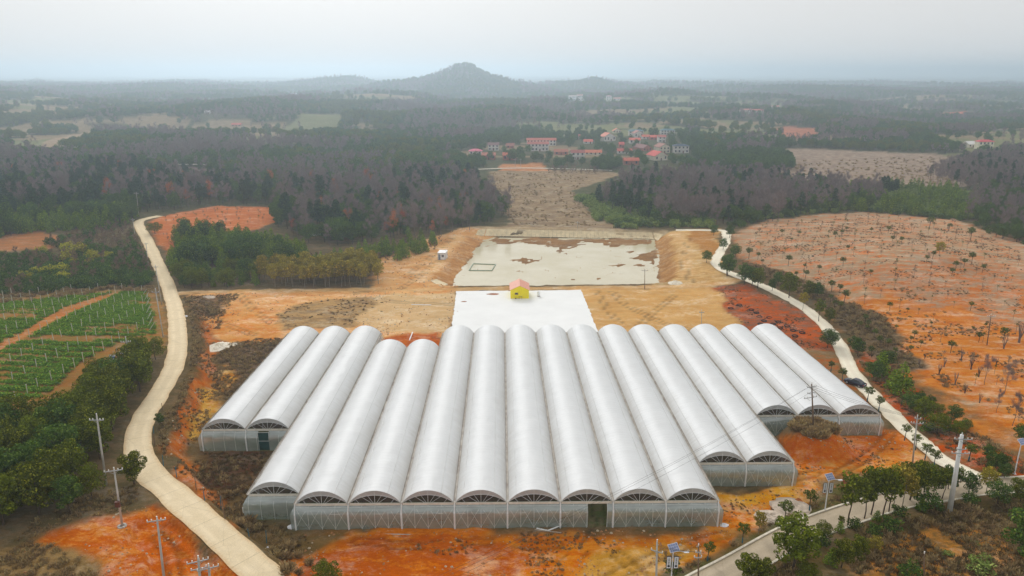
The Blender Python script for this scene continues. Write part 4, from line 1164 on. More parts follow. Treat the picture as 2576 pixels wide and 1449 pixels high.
for bi, (x0, y0, y1) in enumerate(BAYS):
    xa, xb = x0 + 0.17, x0 + BAY - 0.17
    nl = int((y1 - y0) * 2)
    us = np.linspace(-1, 1, 21)
    hw = (xb - xa) / 2; xm = (xa + xb) / 2
    V = []
    zz = arch_z(us, RISE, hw)
    for i in range(nl + 1):
        y = y0 - 0.12 + (y1 - y0 + .24) * i / nl
        sag = 0.035 * (i % 2)
        wr = (vnoise(us * 3 + bi * 5, np.full(21, y / 1.3), 4) - .5) * 0.11 * (np.abs(us) > .05)
        for k, u in enumerate(us):
            V.append((xm + u * hw - OX, y - OY, GUT + 0.12 + zz[k] * (1 - sag * .3) - sag + wr[k] + zoff(y)))
    idx = np.arange(nl)[:, None] * 21 + np.arange(20)[None, :]
    F = np.stack([idx, idx + 1, idx + 22, idx + 21], -1).reshape(-1, 4)
    roof = put('roof_film', np_mesh('roof_film', V, F, [M_ROOF], attr={'ru': ('FLOAT', np.tile(us, nl + 1))}, smooth=True), gh)
    # clip lines along the film, and the hoops under it
    for u in (-0.70, 0.52):
        z = GUT + 0.13 + float(arch_z(np.array([u]), RISE, hw)[0])
        x = xm + u * hw
        b = MB()
        b.add([rel((x - .03, y0, z + .02)), rel((x + .03, y0, z + .02)), rel((x + .03, y1, z + .02)), rel((x - .03, y1, z + .02)),
               rel((x - .03, y0, z - .03)), rel((x + .03, y0, z - .03)), rel((x + .03, y1, z - .03)), rel((x - .03, y1, z - .03))],
              [(0, 1, 2, 3), (4, 7, 6, 5), (0, 4, 5, 1), (1, 5, 6, 2), (2, 6, 7, 3), (3, 7, 4, 0)])
        b.obj('clip_rail', M_CLIP, roof)
    b = MB()
    for i in range(int((y1 - y0) / 4) + 1):
        y = y0 + i * 4
        b.tube([rel((xm + u * hw, y, GUT + .05 + float(arch_z(np.array([u]), RISE, hw)[0]))) for u in np.linspace(-1, 1, 9)], .03, 4)
        b.tube([rel((xa, y, GUT)), rel((xb, y, GUT))], .03, 4)
    tag(b.obj('hoop_frame', M_STEEL, gh), kind='stuff')
    # front gable: film crescent, screened half-moon vent, fan truss
    yg = y0 - 0.03
    g1, g2 = [], []
    for u in np.linspace(-1, 1, 25):
        zo = float(arch_z(np.array([u]), RISE, hw)[0]); zi = max(float(arch_z(np.array([u]), 1.30, hw)[0]) - .02, 0)
        g1.append((xm + u * hw, yg, GUT + .10 + zo)); g2.append((xm + u * hw, yg - .01, GUT + .08 + zi))
    sheet('gable_film', [g1, g2], M_GABLE)
    sheet('vent_screen', [[(p[0], yg + .25, p[2]) for p in g2], [(p[0], yg + .25, GUT) for p in g2]], M_SCREEN)
    b = MB()
    b.tube([rel(p) for p in g2], .035, 4)
    b.tube([rel((p[0], yg - .03, p[2])) for p in g1], .045, 4)
    b.tube([rel((xm, yg, GUT)), rel((xm, yg, GUT + RISE))], .035, 4)
    for u0, u1 in ((-.12, -.62), (.12, .62), (-.06, -.36), (.06, .36), (-.62, -.80), (.62, .80)):
        b.tube([rel((xm + u0 * hw, yg, GUT)), rel((xm + u1 * hw, yg, GUT + float(arch_z(np.array([u1]), RISE, hw)[0])))], .028, 4)
    b.obj('gable_truss', M_STEEL, gh)
    MB().box((xa - OX, y0 - .16 - OY, GUT - .30 + zoff(y0)), (xb - OX, y0 - .02 - OY, GUT + .05 + zoff(y0))).obj('vent_beam', M_BEAM, gh)
    # front wall: film bellying out to a bend and back down to the ground
    lx = bi == 0 or BAYS[bi - 1][1] > y0 + .5
    rx = bi == 15 or BAYS[bi + 1][1] > y0 + .5
    prof = [(0.02, GUT - .28, 0.0), (0.45, 3.35, .5), (0.78, 2.65, 1.0), (0.74, 1.6, .97), (0.68, .35, .9), (0.66, -.05, .88)]
    gaps = {8: (.515, .89), 1: (.28, .52)}.get(bi)
    spans = [(0.0, gaps[0]), (gaps[1], 1.0)] if gaps else [(0.0, 1.0)]
    for s0, s1 in spans:
        rows = []
        NN = 22
        for dy, z, k in prof:
            xl = x0 - (.75 * k if lx else 0); xr = x0 + BAY + (.75 * k if rx else 0)
            row = []
            for i in range(NN + 1):
                s = s0 + (s1 - s0) * i / NN
                wv = 0.12 * (float(vnoise(s * 14 + bi * 3 + z * 2, z * .5, 12)) - .6) * (0 if z > 3.5 else 1)
                row.append((xl + (xr - xl) * s, y0 - dy - wv, z))
            rows.append(row)
        sheet('wall_film', rows, M_WALL)
    b = MB()
    for i in range(5):
        x = x0 + 2 * i if 0 < i < 4 else x0 + (.12 if i == 0 else 7.88)
        if gaps and gaps[0] * 8 < x - x0 < gaps[1] * 8:
            continue
        b.tube([rel((x, y0 - .07, GUT - .3)), rel((x, y0 - .86, 2.65)), rel((x, y0 - .74, 0))], .03, 4)
    if bi >= 3:
        for i in range(4):
            a, c = x0 + 2 * i, x0 + 2 * i + 2
            if gaps and gaps[0] * 8 < a + 1.4 - x0 < gaps[1] * 8 + .6:
                continue
            for q, r in ((a, c), (c, a)):
                b.tube([rel((q, y0 - .22, GUT - .55)), rel((q * .62 + r * .38, y0 - .86, 2.65)), rel((r, y0 - .75, .2))], .022, 4)
    b.tube([rel((x0, y0 - .30, 3.6)), rel((x0 + (8 * gaps[0] if gaps else 8), y0 - .30, 3.6))], .028, 4)
    b.tube([rel((x0, y0 - .72, 2.65)), rel((x0 + (8 * gaps[0] if gaps else 8), y0 - .72, 2.65))], .028, 4)
    tag(b.obj('wall_frame', M_STEEL, gh), kind='stuff')
    # dark plinth of heaped soil cloth at the wall foot
    # back gable, plain film down to the ground
    rows = []
    for f in np.linspace(0, 1, 6):
        rows.append([(xm + u * hw, y1 + .05, (GUT + .1 + float(arch_z(np.array([u]), RISE, hw)[0])) * (1 - f)) for u in np.linspace(-1, 1, 17)])
    sheet('back_film', rows, M_GABLE)
# gutters with downpipes, at every line between and beside bays
for gi_ in range(17):
    x = GX0 + BAY * gi_
    near = [BAYS[i] for i in (gi_ - 1, gi_) if 0 <= i < 16]
    y0, y1 = min(b[1] for b in near), max(b[2] for b in near)
    w = .19 if 0 < gi_ < 16 else .12
    b = MB()
    for sx, wid, z0, z1 in ((-w, .025, 0.0, .2), (w - .025, .025, 0.0, .2), (-w, 2 * w, -.06, 0.0)):
        b.add([rel((x + sx, y0 - .2, GUT + z0)), rel((x + sx + wid, y0 - .2, GUT + z0)), rel((x + sx + wid, y1 + .1, GUT + z0)), rel((x + sx, y1 + .1, GUT + z0)),
               rel((x + sx, y0 - .2, GUT + z1)), rel((x + sx + wid, y0 - .2, GUT + z1)), rel((x + sx + wid, y1 + .1, GUT + z1)), rel((x + sx, y1 + .1, GUT + z1))],
              [(0, 3, 2, 1), (4, 5, 6, 7), (0, 1, 5, 4), (1, 2, 6, 5), (2, 3, 7, 6), (3, 0, 4, 7)])
    gutter = b.obj('gutter', M_GUTTER, gh)
    if gi_ not in (2,):
        MB().tube([rel((x, y0 - .22, GUT - .05)), rel((x, y0 - .90, 2.65)), rel((x, y0 - .80, 0.0))], .10, 8).obj('downpipe', M_PVC, gh)
    b = MB()
    n = int((y1 - y0) / 4)
    for i in range(n + 1):
        y = y0 + .3 + i * 4
        b.box((x - .05 - OX, y - OY, zoff(y) - .2), (x + .05 - OX, y + .1 - OY, GUT + zoff(y)))
    tag(b.obj('gutter_posts', M_STEEL, gh), kind='stuff')
# side walls where a bay's flank stands free
def side_wall(x, out, ya, yb, corner=True):
    rows = []
    for k, (dx, z) in enumerate(((.0, GUT - .02), (.38, 3.35), (.75, 2.65), (.72, 1.6), (.66, .35), (.64, -.05))):
        f = (0, .45, .78, .74, .68, .66)[k] if corner else 0
        n = max(2, int((yb - ya) / 2))
        rows.append([(x + out * dx, (ya - f) + (yb - ya + f) * i / n, z) for i in range(n + 1)])
    sheet('side_film', rows, M_WALL)
    b = MB()
    y = ya + 1.5
    while y < yb:
        b.tube([rel((x + out * .02, y, GUT)), rel((x + out * .70, y, 2.65)), rel((x + out * .6, y, 0))], .03, 4)
        y += 2.0
    b.tube([rel((x + out * .70, ya, 2.65)), rel((x + out * .70, yb, 2.65))], .03, 4)
    tag(b.obj('side_frame', M_STEEL, gh), kind='stuff')
side_wall(GX0, -1, Y_B01, Y_FAR)
side_wall(GX0 + 16, -1, Y_B2, Y_B01)
side_wall(GX0 + 24, -1, Y_MAIN, Y_B2)
side_wall(GX0 + 88, 1, Y_MAIN, Y_R1)
side_wall(GX0 + 104, 1, Y_R1, Y_R2)
side_wall(GX0 + 128, 1, Y_R2, Y_FAR)
side_wall(GX0 + 24, 1, Y_SHORT, Y_FAR, False)
side_wall(GX0 + 40, -1, Y_SHORT, Y_FAR, False)
# door in the second bay, dark opening curtain rolled beside the entrance
dx0, dx1 = GX0 + 8 + .28 * 8, GX0 + 8 + .52 * 8
dr = MB().box((dx0 - OX, Y_B01 - .55 - OY, .1 + zoff(Y_B01)), (dx1 - OX, Y_B01 - .48 - OY, 3.55 + zoff(Y_B01))).obj('door', M_DOOR, gh)
b = MB()
for x in (dx0 - .05, dx1 + .05):
    b.tube([rel((x, Y_B01 - .58, 0)), rel((x, Y_B01 - .58, 3.7))], .05, 4)
for z in (1.9, 3.65):
    b.tube([rel((dx0, Y_B01 - .58, z)), rel((dx1, Y_B01 - .58, z))], .04, 4)
b.obj('door_frame', M_STEEL, dr)
ex0, ex1 = GX0 + 64 + .515 * 8, GX0 + 64 + .89 * 8
for x in (ex0, ex1):
    MB().tube([rel((x, Y_MAIN - .1, GUT - .25)), rel((x, Y_MAIN - .72, 2.65)), rel((x, Y_MAIN - .62, 0))], .05, 5).obj('entrance_post', M_STEEL, gh)
# ---------------------------------------------------------------- where the houses stand (in the picture)
def crop(x0, y0, k):
    return lambda x, y: ((x0 + x / k) / 1.5528, (y0 + y / k) / 1.5528)
KV = crop(1750, 470, 2.24); KR = crop(2000, 200, 1.288)
BR, WH, CR = (176, 112, 92), (218, 212, 206), (214, 204, 184)
VH = [(690, 945, 222, 172, 'gable', (196, 112, 96), WH, 2, 'long two-storey village house with red roof behind another'),
          (697, 880, 270, 205, 'gable', (186, 112, 100), (212, 206, 202), 2, 'two-storey grey-white village house with window rows'),
          (185, 297, 302, 268, 'hip', (222, 116, 140), WH, 1, 'white village house with pink hipped roof'),
          (297, 415, 346, 304, 'gable', (196, 122, 104), BR, 1, 'brick village house beside the pink-roofed one'),
          (350, 445, 264, 214, 'gable', (140, 108, 106), WH, 2, 'white village house with dull brown roof'),
          (480, 598, 350, 302, 'gable', (210, 120, 96), BR, 1, 'brick village house with orange roof above the striped field'),
          (510, 578, 245, 220, 'gable', (164, 106, 90), BR, 1, 'small brick village house half hidden among trees'),
          (932, 1050, 305, 272, 'gable', (180, 112, 88), BR, 1, 'low brick village house with brown roof by the balcony house'),
          (1078, 1195, 345, 280, 'gable', (168, 94, 86), WH, 2, 'white two-storey village house with balcony and dark red roof'),
          (1197, 1345, 302, 280, 'gable', (216, 126, 96), CR, 1, 'long low orange-roofed village house behind the balcony house'),
          (1485, 1610, 290, 266, 'gable', (200, 98, 88), WH, 1, 'white single-storey village house with red roof'),
          (1540, 1670, 392, 350, 'gable', (206, 110, 86), BR, 1, 'brick village house nearest the bare valley field'),
          (1585, 1710, 136, 94, 'hip', (98, 128, 136), WH, 2, 'white villa with teal hipped roof left of its twin'),
          (1863, 1985, 126, 87, 'hip', (98, 128, 136), WH, 2, 'white villa with teal hipped roof at the upper village edge'),
          (1975, 2107, 287, 224, 'hip', (72, 86, 102), WH, 2, 'white villa with dark slate hipped roof'),
          (1590, 1682, 204, 170, 'gable', (226, 120, 102), WH, 1, 'white house with bright red roof below the teal villa'),
          (1840, 1905, 192, 144, 'gable', (190, 110, 98), WH, 2, 'narrow white two-storey house below the upper teal villa'),
          (1700, 1765, 165, 142, 'gable', (220, 120, 96), WH, 1, 'small orange-roofed house between the teal villas'),
          (1770, 1860, 172, 146, 'gable', (226, 112, 92), BR, 1, 'bright orange-roofed brick house below the upper teal villa'),
          (1190, 1265, 204, 187, 'gable', (220, 116, 98), WH, 1, 'little red-roofed house deep in the village trees'),
          (1145, 1180, 170, 140, 'gable', (200, 110, 98), WH, 2, 'narrow white house among trees in mid village'),
          (1500, 1540, 240, 208, 'gable', (206, 96, 86), BR, 1, 'tiny red-roofed outbuilding among the village trees')]
VH += [(1800, 1930, 352, 308, 'end', (208, 86, 76), CR, 1, 'gable-ended house with bright red roof in the village lane', 14, .35),
          (1845, 1945, 288, 232, 'end', (164, 112, 98), CR, 2, 'cream gable-ended house with brown roof', 12, .25),
          (1700, 1790, 268, 240, 'end', (138, 92, 86), BR, 1, 'long dark-roofed brick house in the village lane', 18, .4),
          (1360, 1470, 182, 140, 'end', (224, 140, 116), WH, 1, 'white gable-ended house at the upper village edge', 12, .3),
          (1445, 1515, 108, 92, 'end', (216, 132, 98), CR, 1, 'small cream gable house above the village', 9, 0),
          (1630, 1710, 150, 112, 'end', (176, 120, 108), WH, 1, 'white gabled annex before the teal villa', 9, .2)]
RH = [(2345, 2420, 496, 455, 'hip', (214, 86, 92), (240, 232, 204), 2, 'cream farmhouse with red roof on the far right'),
          (2290, 2350, 484, 466, 'gable', (236, 232, 226), (232, 222, 206), 1, 'long pale barn beside the cream farmhouse', 9.0, .3),
          (1150, 1205, 306, 295, 'gable', (206, 140, 128), WH, 1, 'far white farmstead house in the right woods'),
          (1210, 1265, 307, 297, 'gable', (206, 120, 108), WH, 1, 'far red-roofed farmstead house in the right woods'),
          (1310, 1345, 284, 278, 'gable', (216, 130, 116), WH, 1, 'far single house with salmon roof in the woods'),
          (285, 325, 250, 226, 'gable', (226, 206, 200), (240, 238, 236), 2, 'far white house cluster building with flat pale roof'),
          (328, 356, 250, 222, 'gable', (216, 160, 156), (240, 238, 236), 2, 'far white house with pinkish roof beside the pale-roofed one'),
          (475, 502, 248, 226, 'hip', (206, 160, 170), (240, 238, 236), 2, 'far white house with mauve roof near the second hill'),
          (512, 548, 248, 238, 'gable', (216, 150, 146), (236, 232, 230), 1, 'far low pink-roofed house near the mauve-roofed one')]
KL = crop(0, 200, 1.288)
LH = [(1165, 1212, 380, 369, 'gable', (206, 104, 84), (190, 150, 130), 1, 'far lone red-roofed house in the left woods'), (1030, 1055, 316, 305, 'gable', (200, 190, 190), WH, 2, 'far small white house in the left woods'), (1460, 1490, 222, 214, 'gable', (220, 214, 216), (236, 234, 236), 1, 'very far white house below the main hill')]
HRECT = []
for K_, T_ in ((KV, VH), (KR, RH), (KL, LH)):
    for a in T_:
        (ax, ay), (bx, by) = K_(a[0], a[3]), K_(a[1], a[2])
        HRECT.append((ax - 3, ay - 9, bx + 3, by + 1))
def hides_house(x, y, z, top):
    """how many house fronts a tree standing here would cover"""
    px, pb, dep = project(x, y, z)
    pt = project(x, y, z + top)[1]
    w = 3.0 * FPX / dep
    m = np.zeros(np.shape(x), bool)
    for x0, y0, x1, y1 in HRECT:
        m |= (px + w > x0) & (px - w < x1) & (pt < y1) & (pb > y1 - 2) & (pb < y1 + 40)
    return m
# ---------------------------------------------------------------- woods and groves
PLANTS = {}     # kind -> list of (x,y,z,scale,rot,place key)
def add_plants(key, poly, spacing, mix, smin=.8, smax=1.2, warp=6, keep=1.0):
    P = jitter_grid(poly, spacing, warp=warp)
    kinds = list(mix); w = np.array([mix[k] for k in kinds], float); w /= w.sum()
    if P[:, 1].max() > 450:
        P = P[~(hides_house(P[:, 0], P[:, 1], P[:, 2], 8.5) & (RNG.random(len(P)) < .85))]
    clump = fbm(P[:, 0] / 22, P[:, 1] / 22, 77, 2)
    qx, qy, _ = project(P[:, 0], P[:, 1], P[:, 2])
    for i, p in enumerate(P):
        if RNG.random() > keep or (238 < qx[i] < 305 and qy[i] > 1165):
            continue
        # neighbours tend to be of one kind
        r = np.clip(0.62 * (clump[i] - .5) * 2.0 + .5 + RNG.normal(0, .27), 0, .999)
        k = kinds[int(np.searchsorted(np.cumsum(w), r))]
        PLANTS.setdefault(k, []).append((p[0], p[1], p[2], RNG.uniform(smin, smax), RNG.uniform(0, 6.28), key))
add_plants('grove', [(-120, 1130), (0, 1105), (110, 1090), (180, 1020), (235, 975), (340, 925), (412, 920), (395, 960), (345, 1010), (312, 1070), (300, 1100), (318, 1215), (262, 1250), (180, 1285), (60, 1330), (-120, 1400)], 4.1, {'broad': .9, 'darkbroad': .1}, .7, 1.2, 3)
add_plants('shrub belt', [(-40, 650), (110, 640), (230, 668), (330, 640), (372, 650), (398, 722), (270, 726), (150, 735), (-40, 750)], 3.0, {'shrub': .72, 'barebush': .28}, .8, 1.5, 4)
add_plants('scrub slope', [(100, 612), (330, 560), (368, 640), (300, 655), (150, 640)], 3.2, {'barebush': .75, 'shrub': .25}, .7, 1.25, 4)
add_plants('cedar row', [(-40, 605), (-40, 560), (120, 556), (200, 545), (335, 540), (345, 565), (230, 580), (90, 585)], 4.0, {'cedar': .8, 'darkbroad': .2}, 1.0, 1.5, 4)
add_plants('left wood', [(-60, 455), (120, 430), (330, 425), (470, 455), (640, 470), (700, 500), (680, 516), (540, 516), (400, 536), (335, 535), (200, 543), (-60, 556)], 5.2, {'darkbroad': .43, 'pine': .32, 'rust': .02, 'bare': .23}, .6, 1.3, 8)
add_plants('cedar stand', [(445, 600), (500, 590), (560, 600), (640, 610), (700, 618), (770, 640), (760, 665), (640, 672), (520, 672), (430, 700), (424, 660), (440, 640)], 3.4, {'cedar': .86, 'darkbroad': .14}, .85, 1.45, 4)
add_plants('roadside stand', [(428, 705), (520, 680), (640, 676), (668, 722), (560, 726), (446, 726)], 3.6, {'darkbroad': .4, 'broad': .2, 'cedar': .4}, .6, .95, 3)
add_plants('olive grove', [(655, 700), (760, 690), (900, 680), (952, 688), (954, 720), (800, 724), (665, 726)], 3.4, {'olive': 1}, .82, 1.12, 2)
add_plants('young stand', [(780, 655), (960, 630), (1020, 605), (1110, 604), (1095, 630), (1010, 655), (940, 668), (790, 682)], 3.8, {'cedar': .6, 'barebush': .4}, .7, 1.2, 4)
add_plants('middle wood', [(690, 480), (800, 458), (1000, 450), (1180, 448), (1235, 490), (1285, 552), (1180, 578), (1110, 596), (980, 604), (880, 618), (790, 622), (705, 575), (700, 530)], 4.9, {'pine': .2, 'darkbroad': .42, 'rust': .03, 'bare': .35}, .6, 1.3, 8)
add_plants('right wood', [(1530, 490), (1600, 452), (1750, 446), (1900, 452), (2060, 470), (2260, 492), (2200, 525), (2040, 540), (1905, 562), (1790, 570), (1640, 566), (1560, 545), (1500, 520)], 5.0, {'pine': .12, 'darkbroad': .36, 'bare': .52}, .55, 1.2, 8)
add_plants('valley shrubs', [(1452, 505), (1500, 492), (1560, 520), (1640, 545), (1790, 560), (1790, 574), (1560, 574), (1500, 556), (1490, 530)], 3.4, {'brightbush': .6, 'shrub': .4}, .9, 1.6, 5)
add_plants('hill back shrubs', [(2040, 532), (2100, 480), (2240, 470), (2420, 486), (2500, 545), (2420, 556), (2180, 532)], 3.6, {'brightbush': .55, 'cedar': .3, 'shrub': .15}, .9, 1.5, 5)
add_plants('hill back shrubs', [(1860, 575), (1910, 556), (2050, 538), (2120, 534), (2040, 528), (1900, 548), (1830, 566)], 3.4, {'shrub': .7, 'brightbush': .3}, .7, 1.2, 4)
add_plants('edge wood', [(2440, 560), (2430, 510), (2560, 480), (2760, 520), (2760, 660), (2600, 618), (2500, 598)], 4.4, {'darkbroad': .5, 'shrub': .3, 'bare': .2}, .6, 1.0, 6)
add_plants('right far wood', [(2330, 452), (2400, 420), (2560, 390), (2780, 400), (2780, 500), (2560, 482), (2440, 490)], 5.6, {'bare': .6, 'pine': .25, 'darkbroad': .15}, .75, 1.05, 10)
add_plants('village trees', [(985, 430), (1005, 405), (1100, 398), (1190, 400), (1240, 412), (1228, 432), (1100, 436)], 6.0, {'darkbroad': .85, 'broad': .15}, .9, 1.3, 8)
add_plants('village trees', [(1480, 422), (1500, 410), (1560, 412), (1565, 428), (1500, 434)], 6.0, {'darkbroad': 1}, .9, 1.2, 6)
add_plants('village trees', [(1800, 425), (1830, 400), (1900, 388), (1985, 398), (1990, 428), (1900, 440)], 6.0, {'darkbroad': .8, 'brightbush': .2}, .9, 1.3, 8)
add_plants('village trees', [(1385, 412), (1500, 405), (1500, 438), (1380, 436)], 4.5, {'barebush': 1}, .9, 1.3, 8)
add_plants('ridge trees', [(490, 432), (600, 425), (1010, 408), (1010, 440), (700, 470), (640, 462)], 5.6, {'bare': .3, 'darkbroad': .5, 'broad': .2}, .75, 1.1, 10)
# far woods out to the hills
far_pts = []
VILLAGE = [(1150, 372), (1230, 340), (1500, 325), (1700, 320), (1760, 350), (1790, 395), (1780, 425), (1560, 432), (1180, 432)]
def far_woods():
    rows = []
    for y0, y1, sp_ in ((560, 900, 6.2), (900, 1500, 8.5), (1500, 2600, 12.0), (2600, 4200, 19.0)):
        n_y = int((y1 - y0) / sp_)
        for j in range(n_y):
            yy = y0 + (j + .5) * sp_
            half = yy * .80 + 60
            xs = np.arange(-half, half, sp_) + RNG.uniform(-.45, .45, int(math.ceil(2 * half / sp_)))[:len(np.arange(-half, half, sp_))] * sp_
            rows.append(np.c_[xs, yy + RNG.uniform(-.45, .45, len(xs)) * sp_, np.full(len(xs), sp_)])
    A = np.concatenate(rows)
    x, y, sp_ = A.T
    z = h(x, y)
    px, py, _ = project(x, y, z)
    m = (px > -160) & (px < 2740) & (py < 436)
    for pl in CLEAR:
        m &= ~in_poly(px, py, pl)
    vil = in_poly(px, py, VILLAGE)
    ff, f2 = fbm(x / 130, y / 110, 81, 3), fbm(x / 120, y / 90, 86, 3)
    m &= ~((y > 640) & (y < 2100) & ((ff > .612) | (f2 > .652)) & (RNG.random(len(x)) < .93))
    m &= ~(vil & (RNG.random(len(x)) < .45))
    m &= ~(hides_house(x, y, z, 8.5) & (RNG.random(len(x)) < .93))
    x, y, z, sp_, vil = x[m], y[m], z[m], sp_[m], vil[m]
    t = fbm(x / 90, y / 70, 99, 3) + RNG.normal(0, .07, len(x))
    sz = fbm(x / 40, y / 40, 44, 2)
    for i in range(len(x)):
        k = 'bare' if t[i] > .64 else ('darkbroad' if t[i] > .36 or RNG.random() < .6 else 'pine')
        if vil[i]:
            k = 'darkbroad'
        elif t[i] < .42:
            k = 'broad'
        s = (.8 + .5 * sz[i]) * (sp_[i] / 6.2) ** .45 * RNG.uniform(.65, 1.05)
        if k in ('darkbroad', 'broad'):
            s *= 1.1
        PLANTS.setdefault(k, []).append((x[i], y[i], z[i], s, RNG.uniform(0, 6.28), 'far'))
far_woods()
WORDS = {  # place -> phrase in the label
    'grove': 'in the dense grove left of the pale farm road', 'shrub belt': 'in the shrub belt above the vegetable field', 'scrub slope': 'on the brown scrub slope left of the farm road',
    'cedar row': 'in the yellowish row beyond the shrub belt', 'left wood': 'in the mixed wood behind the far bend of the farm road', 'cedar stand': 'in the stand below the small red clearing',
    'roadside stand': 'in the stand beside the farm road junction', 'olive grove': 'in the neat grove beside the dirt track', 'young stand': 'in the young stand left of the pond',
    'middle wood': 'in the wood behind the white cabin and pond', 'right wood': 'in the wood behind the dam and red hill', 'valley shrubs': 'on the valley edge behind the dam',
    'hill back shrubs': 'behind the crest of the red hill', 'edge wood': 'on the far shoulder of the red hill', 'right far wood': 'in the wood beyond the brown fields',
    'village trees': 'beside the village houses', 'ridge trees': 'on the rise behind the dark ploughed field', 'far': 'in the far woods'}
KNAME = {'broad': ('broadleaf_tree', 'tree', 'olive-green round-crowned tree'), 'darkbroad': ('evergreen_tree', 'tree', 'dark green round-crowned tree'), 'cedar': ('cedar_tree', 'tree', 'green cone-shaped tree'),
         'pine': ('pine_tree', 'tree', 'dark narrow pine tree'), 'bare': ('bare_tree', 'tree', 'leafless grey-brown tree'), 'rust': ('russet_tree', 'tree', 'rust-red leaved tree'),
         'olive': ('grove_tree', 'tree', 'ochre-green tree on a pale stem'), 'shrub': ('shrub', 'shrub', 'dark green shrub'), 'barebush': ('bare_shrub', 'shrub', 'leafless brown shrub'),
         'brightbush': ('light_shrub', 'shrub', 'light green shrub')}
rest = []
NPK = {}
kinds_order = [k for k in KNAME]
offs, o_ = {}, 0
for k in kinds_order:
    offs[k] = o_; o_ += len(PROTO[k])
for k in kinds_order:
    L = PLANTS.get(k, [])
    L.sort(key=lambda p: (p[5] == 'far', p[1]))
    inview = 0
    nm, cat, words = KNAME[k]
    lim = 260
    for i, (x, y, z, s, rz, key) in enumerate(L):
        px, py, _ = project(x, y, z + 3)
        v = int(RNG.integers(0, len(PROTO[k])))
        if inview < lim and key != 'far' and y < 640 and -40 < px < 2616 and py < 1480:
            inview += 1
            plant(nm, k, v, (x, y, z - .05), s, rz, words + ' ' + WORDS[key], cat, words + 's ' + WORDS[key])
        else:
            rest.append((x, y, z - .05, rz, s, offs[k] + v))
scatter('woodland', kinds_order, rest, 'distant mixed woodland of bare and evergreen trees')
print('PLANTS', {k: len(v) for k, v in PLANTS.items()}, 'rest', len(rest))
# ---------------------------------------------------------------- single trees
K1 = crop(2600, 1000, 1.84); K2 = crop(2600, 600, 1.84); K3 = crop(2700, 1600, 1.9815); K4 = crop(0, 900, 3.623)
def single(name, kind, pxy, hpx, label, cat, group=None, sxy=1.0):
    b = G(*pxy)
    H = height_for(b, hpx)
    v = random.randrange(len(PROTO[kind]))
    s = H / PROTO[kind][v][3]
    return plant(name, kind, v, (b[0], b[1], b[2] - .05), s, random.uniform(0, 6.28), label, cat, group, sxy)
SG = 'trees along the white gravel road'
for i, (x, y, hh, kd) in enumerate([(440, 135, 140, 'darkbroad'), (565, 200, 150, 'darkbroad'), (620, 215, 140, 'darkbroad'), (660, 230, 150, 'broad'), (765, 250, 90, 'darkbroad'), (885, 300, 190, 'broad'), (805, 210, 100, 'darkbroad'), (1030, 300, 130, 'broad'), (1090, 300, 110, 'darkbroad'),
        (1100, 470, 165, 'open'), (1175, 480, 110, 'broad'), (1165, 662, 145, 'darkbroad'), (1195, 640, 110, 'darkbroad'), (1380, 720, 135, 'darkbroad'), (1350, 640, 70, 'shrub')]):
    nm = KNAME.get(kd, ('broadleaf_tree',))[0]
    if kd == 'shrub':
        single('shrub', kd, K1(x, y), hh / 2.857, 'dark shrub beside the ditch of the white gravel road', 'shrub')
    else:
        single(nm, kd, K1(x, y), hh / 2.857, ('dark green' if kd == 'darkbroad' else 'olive-green') + ' tree lining the upper white gravel road', 'tree', SG)
single('broadleaf_tree', 'olive', K1(985, 388), 46, 'low yellow-green tree overhanging the white gravel road', 'tree')
for x, y, hh, kd in [(1540, 872, 190, 'cedar'), (1490, 885, 140, 'darkbroad'), (1585, 800, 130, 'darkbroad'), (1690, 985, 225, 'cedar'), (1630, 960, 150, 'cedar'), (1760, 1110, 130, 'darkbroad'), (1850, 1185, 170, 'broad'), (1900, 1090, 90, 'darkbroad'), (1962, 1130, 70, 'broad'), (2072, 1190, 120, 'darkbroad'),
        (1950, 1275, 150, 'broad'), (2090, 1300, 115, 'broad'), (2155, 1250, 85, 'darkbroad'), (1822, 1070, 100, 'darkbroad'), (1730, 960, 90, 'darkbroad'), (2550, 1340, 130, 'darkbroad'), (2020, 1260, 70, 'shrub'), (1880, 1260, 90, 'shrub')]:
    if kd == 'shrub':
        single('shrub', kd, K1(x, y), hh / 2.857, 'dark shrub below the red hill beside the gravel road', 'shrub', 'shrubs below the red hill')
    else:
        single(KNAME[kd][0], kd, K1(x, y), hh / 2.857, KNAME[kd][2] + ' between the gravel road and the orange hill foot', 'tree', 'trees below the red hill', 1.15 if kd != 'cedar' else 1.25)
for x, y, hh in [(345, 590, 85), (460, 605, 95), (412, 690, 85), (295, 782, 92), (500, 745, 100), (440, 880, 165)]:
    single('evergreen_tree', 'darkbroad', K2(x, y), hh / 2.857, 'dark bushy tree at the upper bend of the white gravel road', 'tree', 'trees at the upper road bend')
